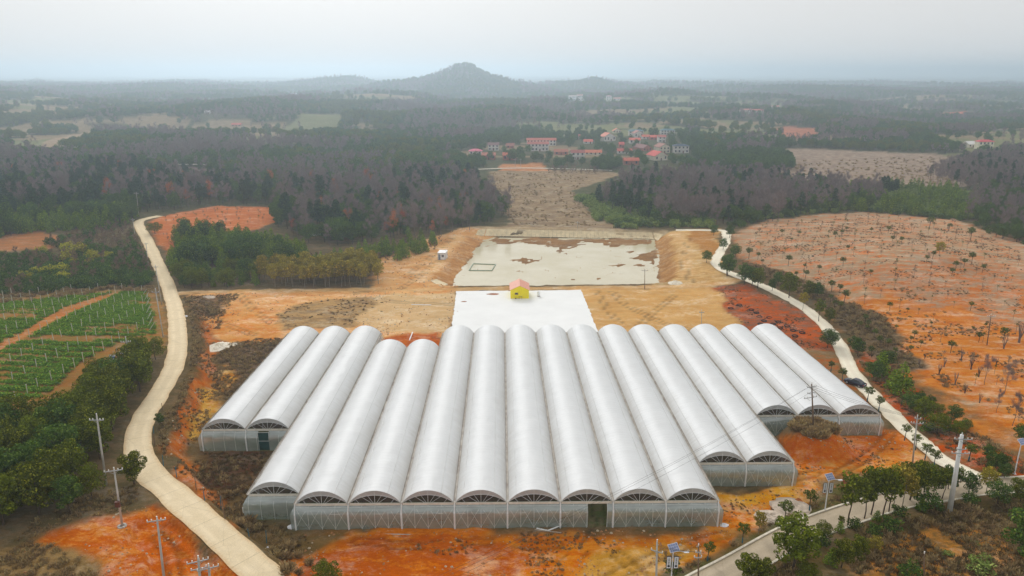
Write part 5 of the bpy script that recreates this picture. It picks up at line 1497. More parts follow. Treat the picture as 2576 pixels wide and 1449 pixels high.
# saplings on the hill
HG = 'young ball-crowned trees on the red hill'
for x, y, s in [(837, 557, 36), (903, 614, 26), (957, 566, 34), (1218, 577, 42), (1262, 560, 34), (1298, 537, 28), (1478, 545, 30), (1598, 537, 40), (1627, 606, 36), (1695, 614, 40), (1311, 672, 32), (880, 755, 56), (597, 702, 60), (662, 726, 40), (693, 770, 26), (1098, 818, 40), (1275, 766, 50), (1003, 856, 46),
        (995, 803, 28), (1472, 846, 34), (1875, 745, 40), (1917, 716, 44), (2198, 735, 62), (2143, 773, 46), (2083, 792, 50), (2055, 842, 44), (2274, 814, 44), (2150, 838, 24), (1192, 935, 60), (1250, 960, 50), (1282, 1010, 70), (1184, 1028, 40), (1212, 1070, 40), (1250, 1082, 50), (1611, 1086, 44), (2190, 1084, 44), (938, 862, 36), (1100, 940, 40), (2035, 518, 40), (1895, 480, 60), (2190, 560, 70)]:
    single('ball_tree', 'ball', K2(x, y + s * .95), s * 1.45 / 2.857, 'small dark round-crowned young tree on the red hill', 'tree', HG, 1.25)
for x, y, s in [(1655, 508, 30), (1738, 382, 26), (1782, 555, 48), (1760, 590, 36), (1430, 440, 50), (1455, 478, 45), (1444, 510, 36), (1495, 545, 50), (1540, 598, 55), (1593, 618, 50), (1648, 675, 40), (1760, 662, 42), (2047, 638, 62), (2250, 570, 52), (2428, 545, 68), (1908, 480, 24), (2207, 515, 26), (2294, 492, 26), (1833, 620, 36), (1478, 672, 56), (1391, 485, 40)]:
    single('ball_tree', 'ball', K1(x, y + s * .95), s * 1.45 / 2.857, 'small dark round-crowned young tree on the red hill', 'tree', HG, 1.25)
single('broadleaf_tree', 'olive', K2(1965, 735), 36, 'larger ochre-green tree standing alone on the red hill', 'tree', None, 1.4)
hillp = jitter_grid([(1870, 600), (1930, 568), (2180, 545), (2400, 565), (2560, 640), (2570, 1000), (2420, 960), (2300, 840), (2080, 730), (1900, 660)], 5.2, jit=.13)
sel = RNG.permutation(len(hillp))[:230]
for i in sel:
    p = hillp[i]
    plant('sapling', 'stick', int(RNG.integers(0, 3)), p, RNG.uniform(.75, 1.35), RNG.uniform(0, 6.28), 'thin stick-like sapling planted on the red hill', 'sapling', 'saplings planted over the red hill')
for x, y, s in [(2125, 745, 90), (2195, 810, 95), (2250, 865, 85), (2080, 920, 90), (1965, 850, 85), (2002, 795, 70), (2150, 985, 80), (2255, 1060, 80), (2375, 785, 60), (2540, 620, 150), (2428, 670, 110), (1820, 790, 60), (1862, 740, 50)]:
    single('pollarded_tree', 'pollard', K1(x, y), s / 2.857, 'leafless lopped tree with stub branches on the orange slope', 'tree', 'lopped trees on the orange slope')
for x, y, s in [(2290, 925, 230), (2430, 995, 270), (2375, 1130, 190), (2490, 1220, 260)]:
    single('bare_tree', 'bare', K1(x, y), s / 2.857, 'taller leafless twiggy tree near the foot of the orange slope', 'tree', 'leafless trees on the orange slope', .8)
# wrapped lollipop trees by both roads
for i, (px, py, hp) in enumerate([(2036, 1287, 56), (1974, 1318, 60), (1867, 1367, 54), (1779, 1411, 50), (1686, 1475, 70)]):
    single('wrapped_tree', 'wrapped', (px, py), hp, 'lollipop tree with blue-wrapped trunk on the asphalt road verge', 'tree', 'blue-wrapped trees on the asphalt verge', 1.05)
for px, py, hp in [(2275, 1108, 40), (2303, 1132, 40), (2326, 1157, 44), (2349, 1175, 44), (2118, 961, 36), (2090, 935, 28), (2181, 1010, 40), (2210, 1034, 38)]:
    single('wrapped_tree', 'wrapped', (px, py), hp, 'lollipop tree with blue-wrapped trunk along the gravel road', 'tree', 'blue-wrapped trees along the gravel road', 1.2)
single('wrapped_tree', 'wrapped', (2266, 1022), 30, 'small wrapped tree across the gravel road from the greenhouse corner', 'tree')
single('wrapped_tree', 'wrapped', (2436, 1160), 44, 'blue-wrapped tree on the hill side of the gravel road', 'tree', None, 1.5)
# trees by the asphalt road
AG = 'slender trees along the asphalt road'
for x, y, hh, kd in [(1215, 890, 410, 'open'), (1340, 840, 330, 'open'), (1390, 812, 400, 'open'), (1480, 830, 400, 'open'), (1530, 790, 320, 'open'), (1630, 770, 330, 'olive'), (1560, 760, 330, 'olive'), (1690, 700, 320, 'broad'), (1745, 690, 300, 'open'), (1940, 690, 250, 'open'), (1990, 620, 190, 'darkbroad'), (2060, 600, 160, 'open'), (1880, 640, 180, 'darkbroad'), (1800, 640, 220, 'broad')]:
    single('roadside_tree', kd, K3(x, y), hh / 3.077, 'slender leafy tree in the row along the asphalt road', 'tree', AG, .95)
single('russet_tree', 'rust', K3(1165, 660), 46, 'small dark-red leaved tree at the end of the roadside row', 'tree')
single('roadside_tree', 'olive', K3(2280, 655), 68, 'thin yellow-leaved tree beside the junction of both roads', 'tree', None, 1.2)
single('evergreen_tree', 'darkbroad', K3(2150, 655), 56, 'compact dark tree between the great white pole and the junction', 'tree')
single('evergreen_tree', 'darkbroad', K3(2370, 735), 62, 'dense dark green tree at the kerb of the junction', 'tree', None, 1.1)
single('broadleaf_tree', 'broad', K3(2540, 720), 62, 'ochre-green tree cut by the frame edge at the junction', 'tree', None, 1.1)
single('evergreen_tree', 'darkbroad', K3(2590, 1200), 150, 'big dark tree on the slope at the frame edge below the junction', 'tree')
single('broadleaf_tree', 'broad', K3(785, 1235), 134, 'tallest olive-green tree overlapping the lower asphalt road', 'tree', None, 1.15)
single('broadleaf_tree', 'broad', K3(1020, 1010), 48, 'round olive-green tree on the near kerb of the asphalt road', 'tree', None, 1.05)
single('broadleaf_tree', 'open', K3(1155, 915), 32, 'small open tree at the near kerb beside the roadside row', 'tree')
single('broadleaf_tree', 'broad', K3(430, 1330), 70, 'olive-green tree over the lower edge of the asphalt road', 'tree', None, 1.2)
single('broadleaf_tree', 'broad', K3(545, 1350), 66, 'dark olive tree behind the lowest tree of the asphalt road', 'tree', None, 1.1)
single('broadleaf_tree', 'broad', K3(890, 1330), 50, 'low tree below the tallest roadside tree', 'tree', None, 1.3)
for x, y, hh in [(1160, 1225, 220), (1285, 1180, 205)]:
    single('broadleaf_tree', 'broad', K3(x, y), hh / 3.077, 'one of two close green trees in the dark brush below the road', 'tree', 'pair of trees below the asphalt road')
single('broadleaf_tree', 'olive', K3(1415, 1130), 50, 'ochre-leaved tree at the edge of the orange slope below the road', 'tree', None, 1.2)
single('shrub', 'shrub', K3(1415, 965), 28, 'round dark shrub under the roadside trees', 'shrub')
single('shrub', 'shrub', K3(1830, 770), 46, 'dark leafless-looking shrub at the kerb left of the great white pole', 'shrub')
single('shrub', 'shrub', K3(1690, 1300), 40, 'dark shrub at the lower picture edge on the orange slope', 'shrub')
for x, y, hh in [(2230, 1240, 120), (2280, 1160, 60), (2200, 1040, 40), (1980, 1120, 50)]:
    single('ground_shrub', 'brightbush', K3(x, y), hh / 3.077 * .6, 'low spreading green bush on the orange slope below the road', 'shrub', 'spreading bushes on the orange slope', 2.0)
for x, y, hh in [(2340, 480, 160), (2290, 400, 130), (2400, 470, 130), (2420, 530, 120)]:
    single('evergreen_tree', 'darkbroad', K3(x, y), hh / 3.077, 'dark green tree above the junction on the hill side', 'tree', 'trees above the road junction')
for px, py, hp, kd in [(2062, 1366, 26, 'shrub'), (2112, 1340, 30, 'cedar'), (2150, 1326, 22, 'shrub'), (2205, 1312, 30, 'cedar'), (2262, 1296, 24, 'shrub'), (2318, 1284, 32, 'cedar'), (2440, 1264, 24, 'shrub'), (2010, 1392, 40, 'cedar'), (2240, 1330, 30, 'shrub'), (2090, 1420, 44, 'cedar')]:
    single('roadside_bush', kd, (px, py), hp, 'bushy dark green young plant along the near kerb of the asphalt road', 'bush', 'bushes along the near asphalt kerb', 1.3)
single('sapling', 'olive', K3(520, 970), 60, 'half-bare yellow-leaved young tree by the pale rock heap', 'tree', None, .9)
single('broadleaf_tree', 'broad', (822, 1480), 72, 'green tree rising from the lower picture edge on red earth', 'tree', None, 1.1)
single('broadleaf_tree', 'darkbroad', (402, 1068), 30, 'small dark bush-like tree on the bank beside the farm road', 'tree')
single('broadleaf_tree', 'broad', (390, 588), 30, 'lone round tree on stems in the small red clearing', 'tree', None, 1.4)
for px, py, hp in [(338, 1218, 82), (392, 905, 58), (360, 950, 62), (300, 990, 70), (225, 1090, 80)]:
    single('broadleaf_tree', 'broad', (px, py), hp, 'outer olive-green tree of the grove leaning toward the farm road', 'tree', 'outer trees of the grove', 1.15)
# rounded yellow-green bushes
for x, y, r in [(970, 220, 90), (1150, 235, 95), (960, 340, 100), (1050, 430, 60), (1305, 325, 88), (1285, 430, 62), (1545, 335, 70), (890, 525, 98), (900, 630, 88), (680, 560, 95), (490, 560, 68), (340, 610, 72), (610, 270, 85), (420, 650, 80)]:
    single('round_bush', 'yellowbush', K4(x, y + r * .95), r * 1.7 / 5.6256, 'rounded yellow-green bush in the shrub belt above the field', 'bush', 'yellow-green bushes in the shrub belt', 1.0)
single('russet_tree', 'rust', (876, 585), 62, 'tall rust-red tree at the front of the middle wood', 'tree', None, .9)
clr = jitter_grid([(400, 560), (540, 525), (680, 525), (690, 555), (560, 580), (440, 590), (420, 620)], 5.5)
for p in clr[RNG.permutation(len(clr))[:60]]:
    plant('sapling', 'stick', int(RNG.integers(0, 3)), p, RNG.uniform(.8, 1.3), RNG.uniform(0, 6.28), 'little sapling in the small red clearing by the farm road', 'sapling', 'saplings in the small red clearing')

# ---------------------------------------------------------------- vegetable field with posts
FIELD = [(-30, 770), (120, 752), (270, 738), (365, 738), (388, 845), (290, 868), (210, 905), (100, 1000), (-30, 1020)]
M_POST = mat('pale_concrete_post', C(206, 202, 184), 0.8, 0.12, 3)
o0 = G(18.7, 840)[:2]; e1 = (G(292.5, 737)[:2] - o0) / 13; e2 = G(101, 838)[:2] - o0
post_me = MB().box((-.07, -.07, -.3), (.07, .07, 2.35)).box((-.09, -.09, 2.35), (.09, .09, 2.42)).mesh('post', M_POST)
for i in range(-24, 30):
    for j in range(-6, 9):
        p = o0 + e1 * i + e2 * j + RNG.normal(0, .18, 2)
        z = float(h(*p)); px, py, _ = project(p[0], p[1], z)
        if -20 < px < 375 and in_poly(np.array(px), np.array(py), [(-30, 745), (120, 735), (290, 726), (370, 735), (385, 840), (270, 900), (170, 960), (90, 1040), (-30, 1060)]):
            if float(road_dist(np.array([p[0]]), np.array([p[1]]))[0]) < 2: continue
            o = put('field_post', post_me); o.location = (p[0], p[1], z)
            o.rotation_euler = (RNG.normal(0, .03), RNG.normal(0, .03), .4)
            tag(o, 'pale concrete post standing among the green vegetable rows', 'post', 'posts in the vegetable field')
for k in range(12):
    q = G(359 + k * 1.2 + (k % 2) * 4, 742 + k * 8.0)
    o = put('field_post', post_me); o.location = tuple(q); o.rotation_euler = (0.1, .62, .3)
    tag(o, 'pale post leaning as a brace at the field edge near the road', 'post', 'leaning brace posts at the field edge')
pts = []
P = jitter_grid(FIELD, .42, jit=.5, warp=3)
row = np.abs(((P[:, 1] + .12 * P[:, 0] + 1.2 * fbm(P[:, 0] / 12, P[:, 1] / 12, 5, 2)) % 3.6) - 1.8)
dens = fbm(P[:, 0] / 14, P[:, 1] / 9, 15, 3)
px, py, _ = project(P[:, 0], P[:, 1], P[:, 2])
path = in_poly(px, py, [(-50, 893), (160, 774), (300, 730), (322, 730), (180, 790), (-50, 912)]) | in_poly(px, py, [(0, 850), (260, 843), (380, 846), (380, 854), (0, 862)])
bare_patch = in_poly(px, py, [(200, 822), (370, 818), (385, 842), (210, 836)]) | in_poly(px, py, [(-30, 782), (100, 775), (80, 800), (-30, 815)])
m = (row < .78 + .9 * (dens - .5)) & (RNG.random(len(P)) < np.clip((dens - .22) * 3.4, .15, 1)) & (~path) & ((~bare_patch) | (RNG.random(len(P)) < .15))
for p in P[m]:
    pts.append((*p, RNG.uniform(0, 6.28), RNG.uniform(1.0, 1.9), RNG.integers(0, 2)))
scatter('vegetable_crop', ['crop'], pts, 'low green vegetable plants in rows between the posts')

# ---------------------------------------------------------------- dry grass, reeds and weeds
pts = []
def tufts(poly, sp_, dens_k, idx, smin=.7, smax=1.5, seed=1, thr=.45):
    P = jitter_grid(poly, sp_, jit=.5, warp=4)
    d = fbm(P[:, 0] / 5, P[:, 1] / 5, seed, 3)
    for p in P[(d > thr) & (RNG.random(len(P)) < dens_k)]:
        pts.append((*p, RNG.uniform(0, 6.28), RNG.uniform(smin, smax) * .62, RNG.choice(idx)))
DRY, WEED, REED = (0, 1), (2, 3), (4, 5)
tufts(PAINT[3][0], .8, .9, DRY, seed=3, thr=.3)
tufts(PAINT[4][0], .75, .8, WEED + WEED + DRY, seed=4, thr=.42)
tufts(PAINT[5][0], .8, .8, WEED, seed=5, thr=.35)
tufts([(-30, 748), (120, 735), (280, 724), (395, 722), (398, 738), (280, 738), (-30, 770)], 1.1, .9, DRY + REED, .5, 1.0, seed=6, thr=.38)
tufts(PAINT[13][0], .8, .8, WEED + (0,), seed=7)
tufts(PAINT[14][0], .8, .7, WEED, seed=8)
tufts(PAINT[10][0], 1.3, .6, WEED, seed=9, thr=.5)
tufts([(1850, 650), (1990, 690), (2130, 760), (2240, 800), (2260, 860), (2330, 930), (2250, 940), (2140, 850), (2060, 760), (1900, 690)], .8, .9, WEED + (0,), .8, 1.8, seed=10, thr=.35)
tufts([(2130, 870), (2260, 930), (2330, 1010), (2440, 1090), (2620, 1180), (2620, 1215), (2440, 1180), (2290, 1060), (2190, 970)], .8, .9, WEED + (0,), .8, 1.7, seed=11, thr=.42)
tufts([(1640, 1500), (1700, 1440), (1870, 1360), (2000, 1290), (2110, 1235), (2330, 1185), (2480, 1190), (2460, 1222), (2300, 1240), (2120, 1280), (1960, 1352), (1760, 1490)], .6, .9, WEED + (0,), .8, 1.6, seed=12, thr=.36)
tufts([(1800, 1530), (1900, 1449), (2040, 1372), (2200, 1306), (2400, 1262), (2700, 1240), (2700, 1460)], .7, .9, WEED + (0,), .8, 1.9, seed=13, thr=.42)
tufts([(1870, 600), (1930, 568), (2180, 540), (2400, 560), (2576, 640), (2576, 780), (2300, 720), (2050, 720), (1900, 660)], 1.1, .8, WEED, .4, 1.2, seed=14, thr=.57)
tufts([(2050, 740), (2300, 720), (2600, 780), (2600, 1150), (2420, 1030), (2240, 880)], 1.0, .8, WEED + (0,), .4, 1.3, seed=15, thr=.60)
tufts([(1795, 725), (1875, 712), (2085, 830), (2110, 890), (2040, 900), (1868, 825)], 0.8, .8, WEED, .4, 1.1, seed=16, thr=.56)
tufts([(690, 1510), (760, 1335), (1480, 1336), (1835, 1330), (1890, 1352), (1600, 1449), (1450, 1510)], 0.7, .9, WEED + (0,), .3, .9, seed=17, thr=.63)
tufts([(1800, 1350), (1790, 1235), (2010, 1225), (1985, 1105), (2230, 1078), (2400, 1165), (2230, 1190), (2090, 1225), (1900, 1335)], 0.7, .9, WEED, .3, .9, seed=18, thr=.62)
tufts([(430, 745), (470, 745), (500, 860), (490, 960), (440, 1060), (420, 1130), (470, 1220), (560, 1330), (700, 1460), (660, 1440), (540, 1320), (430, 1220), (395, 1130), (440, 1030), (470, 950), (476, 860)], .6, .9, WEED + DRY, .7, 1.5, seed=19, thr=.36)
tufts([(1235, 435), (1500, 430), (1440, 480), (1510, 570), (1290, 565), (1250, 500)], 2.4, .7, DRY, .8, 1.8, seed=20, thr=.52)
tufts([(1830, 410), (2350, 395), (2560, 440), (2400, 470), (1900, 440)], 4.5, .8, DRY, 1.4, 3.0, seed=21, thr=.52)
tufts([(200, 1250), (330, 1215), (380, 1260), (300, 1290), (180, 1310), (60, 1380), (20, 1350)], .7, .9, WEED + DRY, .7, 1.4, seed=22, thr=.32)
for px, py, n in [(1440, 2005, 0)]: pass
for c, r, n in [((632, 1338), 1.3, 7), ((700, 1400), 1.2, 5), ((575, 1250), 1.0, 4), ((180, 733), 2, 6), ((95, 742), 2, 5), ((740, 1440), 1.2, 4)]:
    b = G(*c)
    for _ in range(n):
        x, y = b[0] + RNG.normal(0, r), b[1] + RNG.normal(0, r)
        pts.append((x, y, float(h(x, y)), RNG.uniform(0, 6.28), RNG.uniform(.4, .75), RNG.choice(REED)))
for _ in range(130):      # crest of the uncut mound
    a, r = RNG.uniform(0, 6.28), 3.4 * math.sqrt(RNG.random())
    x, y = MOUND[0] + r * math.cos(a) * 1.1, MOUND[1] + r * math.sin(a)
    pts.append((x, y, float(h(x, y)) - .05, RNG.uniform(0, 6.28), RNG.uniform(.4, .75), RNG.choice(REED + (2,))))
scatter('dry_grass', ['drytuft', 'weedtuft', 'reed'], pts, 'dry grass tufts and brown weeds over the open ground')
print('tufts', len(pts))
pts = []
def clods(poly, sp_, seed, thr=.5, smin=.4, smax=1.6):
    P = jitter_grid(poly, sp_, jit=.5, warp=4)
    d = fbm(P[:, 0] / 4, P[:, 1] / 4, seed, 3)
    for p in P[d > thr]:
        pts.append((*p, RNG.uniform(0, 6.28), smin + (smax - smin) * RNG.random() ** 3, RNG.integers(0, 4)))
clods(PAINT[30][0] if len(PAINT[30][0]) > 3 else PAINT[29][0], .8, 41)
clods(PAINT[2][0], .8, 42, .48)
clods([(690, 1510), (760, 1335), (1480, 1336), (1835, 1330), (1890, 1352), (1600, 1449), (1450, 1510)], .75, 43, .5)
clods([(1800, 1350), (1790, 1235), (2010, 1225), (1985, 1105), (2230, 1078), (2400, 1165), (2230, 1190), (2090, 1225), (1900, 1335)], .75, 44, .5)
clods([(470, 738), (1150, 728), (1148, 850), (700, 850), (560, 872), (520, 800)], 1.1, 45, .54, .5, 2.0)
clods([(505, 770), (540, 800), (540, 880), (525, 960), (490, 1060), (450, 1140), (510, 1240), (600, 1340), (570, 1345), (480, 1265), (420, 1175), (418, 1110), (462, 1030), (500, 940), (508, 860)], .7, 46, .45, .5, 2.2)
clods([(940, 730), (950, 655), (1060, 605), (1170, 572), (1230, 610), (1140, 728)], 1.3, 47, .52, .6, 2.4)
scatter('soil_clods', ['clod'], pts, 'loose clods and small stones on the bare earth')

# ---------------------------------------------------------------- poles, lamps and wires
M_CONC = mat('pole_concrete', C(190, 186, 178), 0.8, 0.12, 1.5)
M_WHITEPOLE = mat('white_pole', C(224, 224, 220), 0.6, 0.08, 1)
M_ARM = mat('pole_steel', C(170, 172, 172), 0.5, 0.15, 2)
M_INS = mat('white_insulator', C(232, 230, 224), 0.35, 0.05, 3)
M_RUSTBOX = mat('brown_box', C(104, 62, 48), 0.6, 0.2, 2)
M_WIRE = mat('wire', C(70, 68, 66), 0.6, 0.1, 2)
M_BROWNPOST = mat('weathered_post', C(128, 104, 82), 0.8, 0.2, 2)
M_BLUEPOST = mat('blue_post', C(52, 120, 140), 0.6, 0.2, 2)
def pole_top(base, tpx):
    d = ray(*tpx); t = base[1] / d[1]
    return np.array([d[0] * t, base[1], CAMH + d[2] * t])
TOPS = {}
def power_pole(key, base, top, r, arms, label, m=None, cat='power pole', yaw=0.0, box=None, group=None):
    """base (x,y,z) and top (x,y,z); arms: list of (drop below top, half length)"""
    base, top = np.array(base, float), np.array(top, float)
    e = empty('power_pole', base)
    L = top - base
    MB().tube([(0, 0, -.3), tuple(L)], r, 10, r2=r * .62).obj('shaft', m or M_CONC, e, True)
    d = Vector((math.cos(yaw), math.sin(yaw), 0))
    for drop, half in arms:
        c = Vector(tuple(L)) - Vector((0, 0, drop))
        arm = MB().box((-half, -.05, -.05), (half, .05, .05)).obj('crossarm', M_ARM, e)
        arm.location = c + Vector((0, -r - .03, 0)); arm.rotation_euler = (0, 0, yaw)
        b = MB()
        for s in (-1, 1):
            b.tube([(s * half * .55, 0, -.04), (0, .05, -half * .45)], .025, 4)
        b.obj('brace', M_ARM, arm)
        for s in (-.95, -.5, .5, .95) if half > .9 else (-.9, .9):
            MB().tube([(s * half, 0, .04), (s * half, 0, .13), (s * half, 0, .16), (s * half, 0, .30)], .055, 6, r2=.075).obj('insulator', M_INS, arm)
    MB().tube([(0, 0, 0), (0, 0, .35)], .06, 6, r2=.09).obj('insulator', M_INS, e).location = Vector(tuple(L))
    if box:
        MB().box((-.32, -.30, -.4), (.32, .02, .4)).box((-.37, -.36, .4), (.37, .06, .46)).obj('switch_box', M_RUSTBOX, e).location = Vector(tuple(L * box)) + Vector((0, -r - .02, 0))
    TOPS[key] = top
    return tag(e, label, cat, group)
def pp(key, b, t, r, arms, label, **kw):
    base = G(*b)
    return power_pole(key, base, pole_top(base, t), r, arms, label, **kw)
pp('a', (268, 1221), (243, 1045), .19, [(.7, 1.1)], 'tall white concrete power pole among the dark grove trees')
pp('b', (308, 1326), (287, 1181), .17, [(.1, 1.2)], 'power pole with brown box standing on the red earth bank', box=.42, yaw=.3)
MB_ = MB()
bb = G(308, 1326)
for k in range(9):
    a = k * .7
    MB_.box((bb[0] + .45 * math.cos(a) - .16, bb[1] + .45 * math.sin(a) - .13, bb[2] - .1), (bb[0] + .45 * math.cos(a) + .15, bb[1] + .45 * math.sin(a) + .14, bb[2] + .22 + .05 * (k % 3)))
MB_.v = [(v[0] - bb[0], v[1] - bb[1], v[2] - bb[2]) for v in MB_.v]
o = MB_.obj('footing_stones', M_CONC); o.location = tuple(bb)
tag(o, 'ring of pale stones heaped at the foot of the boxed power pole', 'stones', None, 'stuff')
b3 = G(418, 1500); power_pole('c', b3, pole_top(b3, (395, 1305)), .18, [(.15, 1.1)], 'power pole on red earth cut by the lower picture edge', yaw=.25)
b4 = G(512, 1600); power_pole('d', b4, pole_top(b4, (499, 1404)), .2, [(.3, 1.2), (1.3, .9)], 'taller one of the pole pair at the lower picture edge', yaw=.4)
b5 = G(540, 1608); power_pole('e', b5, pole_top(b5, (525, 1424)), .2, [(.15, 1.2)], 'shorter one of the pole pair at the lower picture edge', yaw=.4)
pp('f', (333, 946), (316, 850), .15, [(.9, 1.0)], 'power pole at the field corner with a white banner behind it', yaw=.2)
pp('g', (411, 849), (391, 728), .17, [(.7, .9)], 'power pole beside the vegetable field and the farm road')
pp('h', (407, 767), (391, 668), .16, [(.4, .8)], 'power pole at the road edge above the vegetable field corner')
pp('i', (374, 673), (367, 611), .15, [(.3, .8)], 'power pole beside the shrub belt along the farm road')
pp('j', (340, 600), (334, 551), .15, [(.3, .8)], 'power pole just below the far bend of the farm road')
pp('k', (312, 553), (306, 509), .15, [(.3, .9)], 'power pole among the cedars left of the far road bend')
pp('l', (350, 546), (343, 485), .16, [(.3, 1.2)], 'tall power pole at the far bend of the farm road')
bm_ = np.array([MOUND[0], MOUND[1], float(h(*MOUND))]); power_pole('m', bm_, pole_top(bm_, (2042, 966)), .16, [(.5, 1.0), (1.7, .8), (2.6, 1.4)], 'grey power pole rising from the bushy earth mound', M_BROWNPOST, yaw=.3)
pp('n', (2295, 1172), (2308, 1048), .16, [(.3, .5), (1.2, 1.0)], 'leaning grey power pole beside the blue-wrapped trees', yaw=-.2)
pp('o', (2388, 1291), (2420, 1094), .42, [(.5, 1.3), (2.2, .7), (2.9, 1.3)], 'massive leaning white power pole below the asphalt road', m=M_WHITEPOLE, yaw=-.1)
b6 = G(1650, 1500); power_pole('p', b6, pole_top(b6, (1653, 1363)), .17, [(1.3, .8)], 'power pole with slanting arm at the lower frame edge', yaw=-.5)
b7 = G(1757, 1500); power_pole('q', b7, pole_top(b7, (1757, 1374)), .13, [(.8, .35), (1.6, .5)], 'thin weathered pole behind the solar lamp at the frame edge', m=M_BROWNPOST)
b8 = G(2325, 1470); power_pole('r', b8, pole_top(b8, (2325, 1393)), .12, [], 'short weathered post on the orange slope below the road', m=M_BROWNPOST, cat='post')
pp('s', (1622, 726), (1622, 677), .12, [(.4, 1.2)], 'thin power pole at the near pond edge', m=M_BROWNPOST)
b9 = G(1765, 840); power_pole('t', b9, pole_top(b9, (1765, 782)), .1, [(.4, .7)], 'thin grey pole in the tan field behind the greenhouse')
pp('u', (2483, 868), (2493, 793), .13, [(.3, 1.0)], 'thin power pole on the orange hill side', m=M_BROWNPOST)
for px, py, hp in [(1296, 420, 20), (1310, 420, 20), (1160, 395, 14), (1453, 574, 16), (899, 415, 12)]:
    base = G(px, py)
    power_pole('v%d' % px, base, base + np.array([0, 0, height_for(base, hp)]), .16, [(.4, .9)], 'slim pale pole in the valley near the village', group='far poles in the valley')
def wire(a, b, sag, label, group, n=14):
    a, b = np.array(a), np.array(b)
    ps = [a + (b - a) * i / n - np.array([0, 0, 4 * sag * (i / n) * (1 - i / n)]) for i in range(n + 1)]
    o = MB().tube([tuple(p - a) for p in ps], .018, 4).obj('wire', M_WIRE)
    o.location = tuple(a)
    tag(o, label, 'wire', group)
d = ray(1060, 1480); far_end = CAMH * 0 + (10.5 - CAMH) / d[2] * d + np.array([0, 0, CAMH])
for k, off in enumerate((-1.0, 0.0, 1.0)):
    wire(TOPS['m'] + np.array([off, 0, -.3 - .6 * abs(off)]), far_end + np.array([off * 1.2, 0, 0]), 1.2, 'dark overhead wire crossing above the white greenhouse roofs', 'overhead wires across the greenhouse')
    wire(TOPS['m'] + np.array([off, 0, -.4]), TOPS['n'] + np.array([off * .7, 0, -.2]), .5, 'dark wire from the mound pole to the leaning grey pole', 'wires to the leaning grey pole')
    wire(TOPS['n'] + np.array([off * .7, 0, -.2]), TOPS['o'] + np.array([off, 0, -.4]), .4, 'dark wire between leaning grey pole and massive white pole', 'wires to the massive white pole')
    wire(TOPS['p'] + np.array([off * .5, 0, -.5]), TOPS['q'] + np.array([off * .4, 0, -.8]), .3, 'dark wire between the two poles at the lower frame edge', 'wires at the lower frame edge')
# solar lamps with hanging signs
M_PANEL = mat('solar_cells', C(140, 150, 186), 0.25, 0.15, 3)
M_SIGN = mat('white_sign', C(232, 232, 236), 0.5, 0.03, 2)
M_BLACK = mat('black_mark', C(34, 32, 40), 0.6, 0.1, 3)
M_LAMPPOLE = mat('white_lamp_pole', C(236, 236, 240), 0.4, 0.03, 2)
def solar_lamp(base, top, signs, label, yaw=0.0):
    base, top = np.array(base), np.array(top)
    e = empty('solar_street_lamp', base, yaw)
    H = float(top[2] - base[2])
    MB().tube([(0, 0, -.1), (0, 0, H * .9)], .10, 8, r2=.06).box((-.2, -.2, -.1), (.2, .2, .06)).obj('pole', M_LAMPPOLE, e)
    pan = MB().box((-.72, -.55, -.03), (.72, .55, .03)).obj('solar_panel', M_LAMPPOLE, e)
    pan.location = (0, -.1, H * .93); pan.rotation_euler = (.7, 0, .35)
    for i in range(4):
        for j in range(3):
            MB().box((-.68 + i * .345, -.51 + j * .345, .031), (-.68 + i * .345 + .315, -.51 + j * .345 + .315, .045)).obj('solar_cell', M_PANEL, pan)
    arm = MB().tube([(0, 0, H * .84), (.9, -.1, H * .86), (1.5, -.15, H * .845)], .04, 6).obj('lamp_arm', M_LAMPPOLE, e)
    MB().box((1.35, -.28, H * .845 - .06), (2.0, -.02, H * .845 + .03)).obj('lamp_head', M_LAMPPOLE, arm)
    if signs:
        for s in (-1, 1):
            sg = MB().box((-.26, -.06, -.85), (.26, .06, .85)).obj('sign_board', M_SIGN, e)
            sg.location = (s * .48, 0, H * .62)
            b = MB()
            b.box((-.30, -.05, -.90), (-.262, .05, .90)).box((.262, -.05, -.90), (.30, .05, .90)).box((-.262, -.05, .852), (.262, .05, .90)).box((-.262, -.05, -.90), (.262, .05, -.852))
            b.obj('sign_frame', M_BLACK, sg)
            for k in range(4):
                z = .58 - k * .25
                MB().box((-.12, -.075, z - .015), (.12, -.062, z + .02)).box((-.015, -.078, z - .08), (.02, -.062, z + .09)).box((-.1, -.075, z - .09), (.1, -.063, z - .06)).obj('sign_letter', M_BLACK, sg)
            MB().tube([(0, -.062, -.52), (0, -.08, -.52)], .17, 14).obj('sign_emblem', M_BLACK, sg)
    tag(e, label, 'street lamp')
bs = G(2075, 1284); solar_lamp(bs, pole_top(bs, (2082, 1192)), True, 'white solar street lamp with two signs beside the asphalt road bend')
bs = G(1686, 1490); solar_lamp(bs, pole_top(bs, (1690, 1368)), True, 'white solar street lamp with two signs at the lower frame edge')
bs = G(2552, 1192); solar_lamp(bs, pole_top(bs, (2565, 1104)), False, 'white solar street lamp without signs on the hill-side verge')
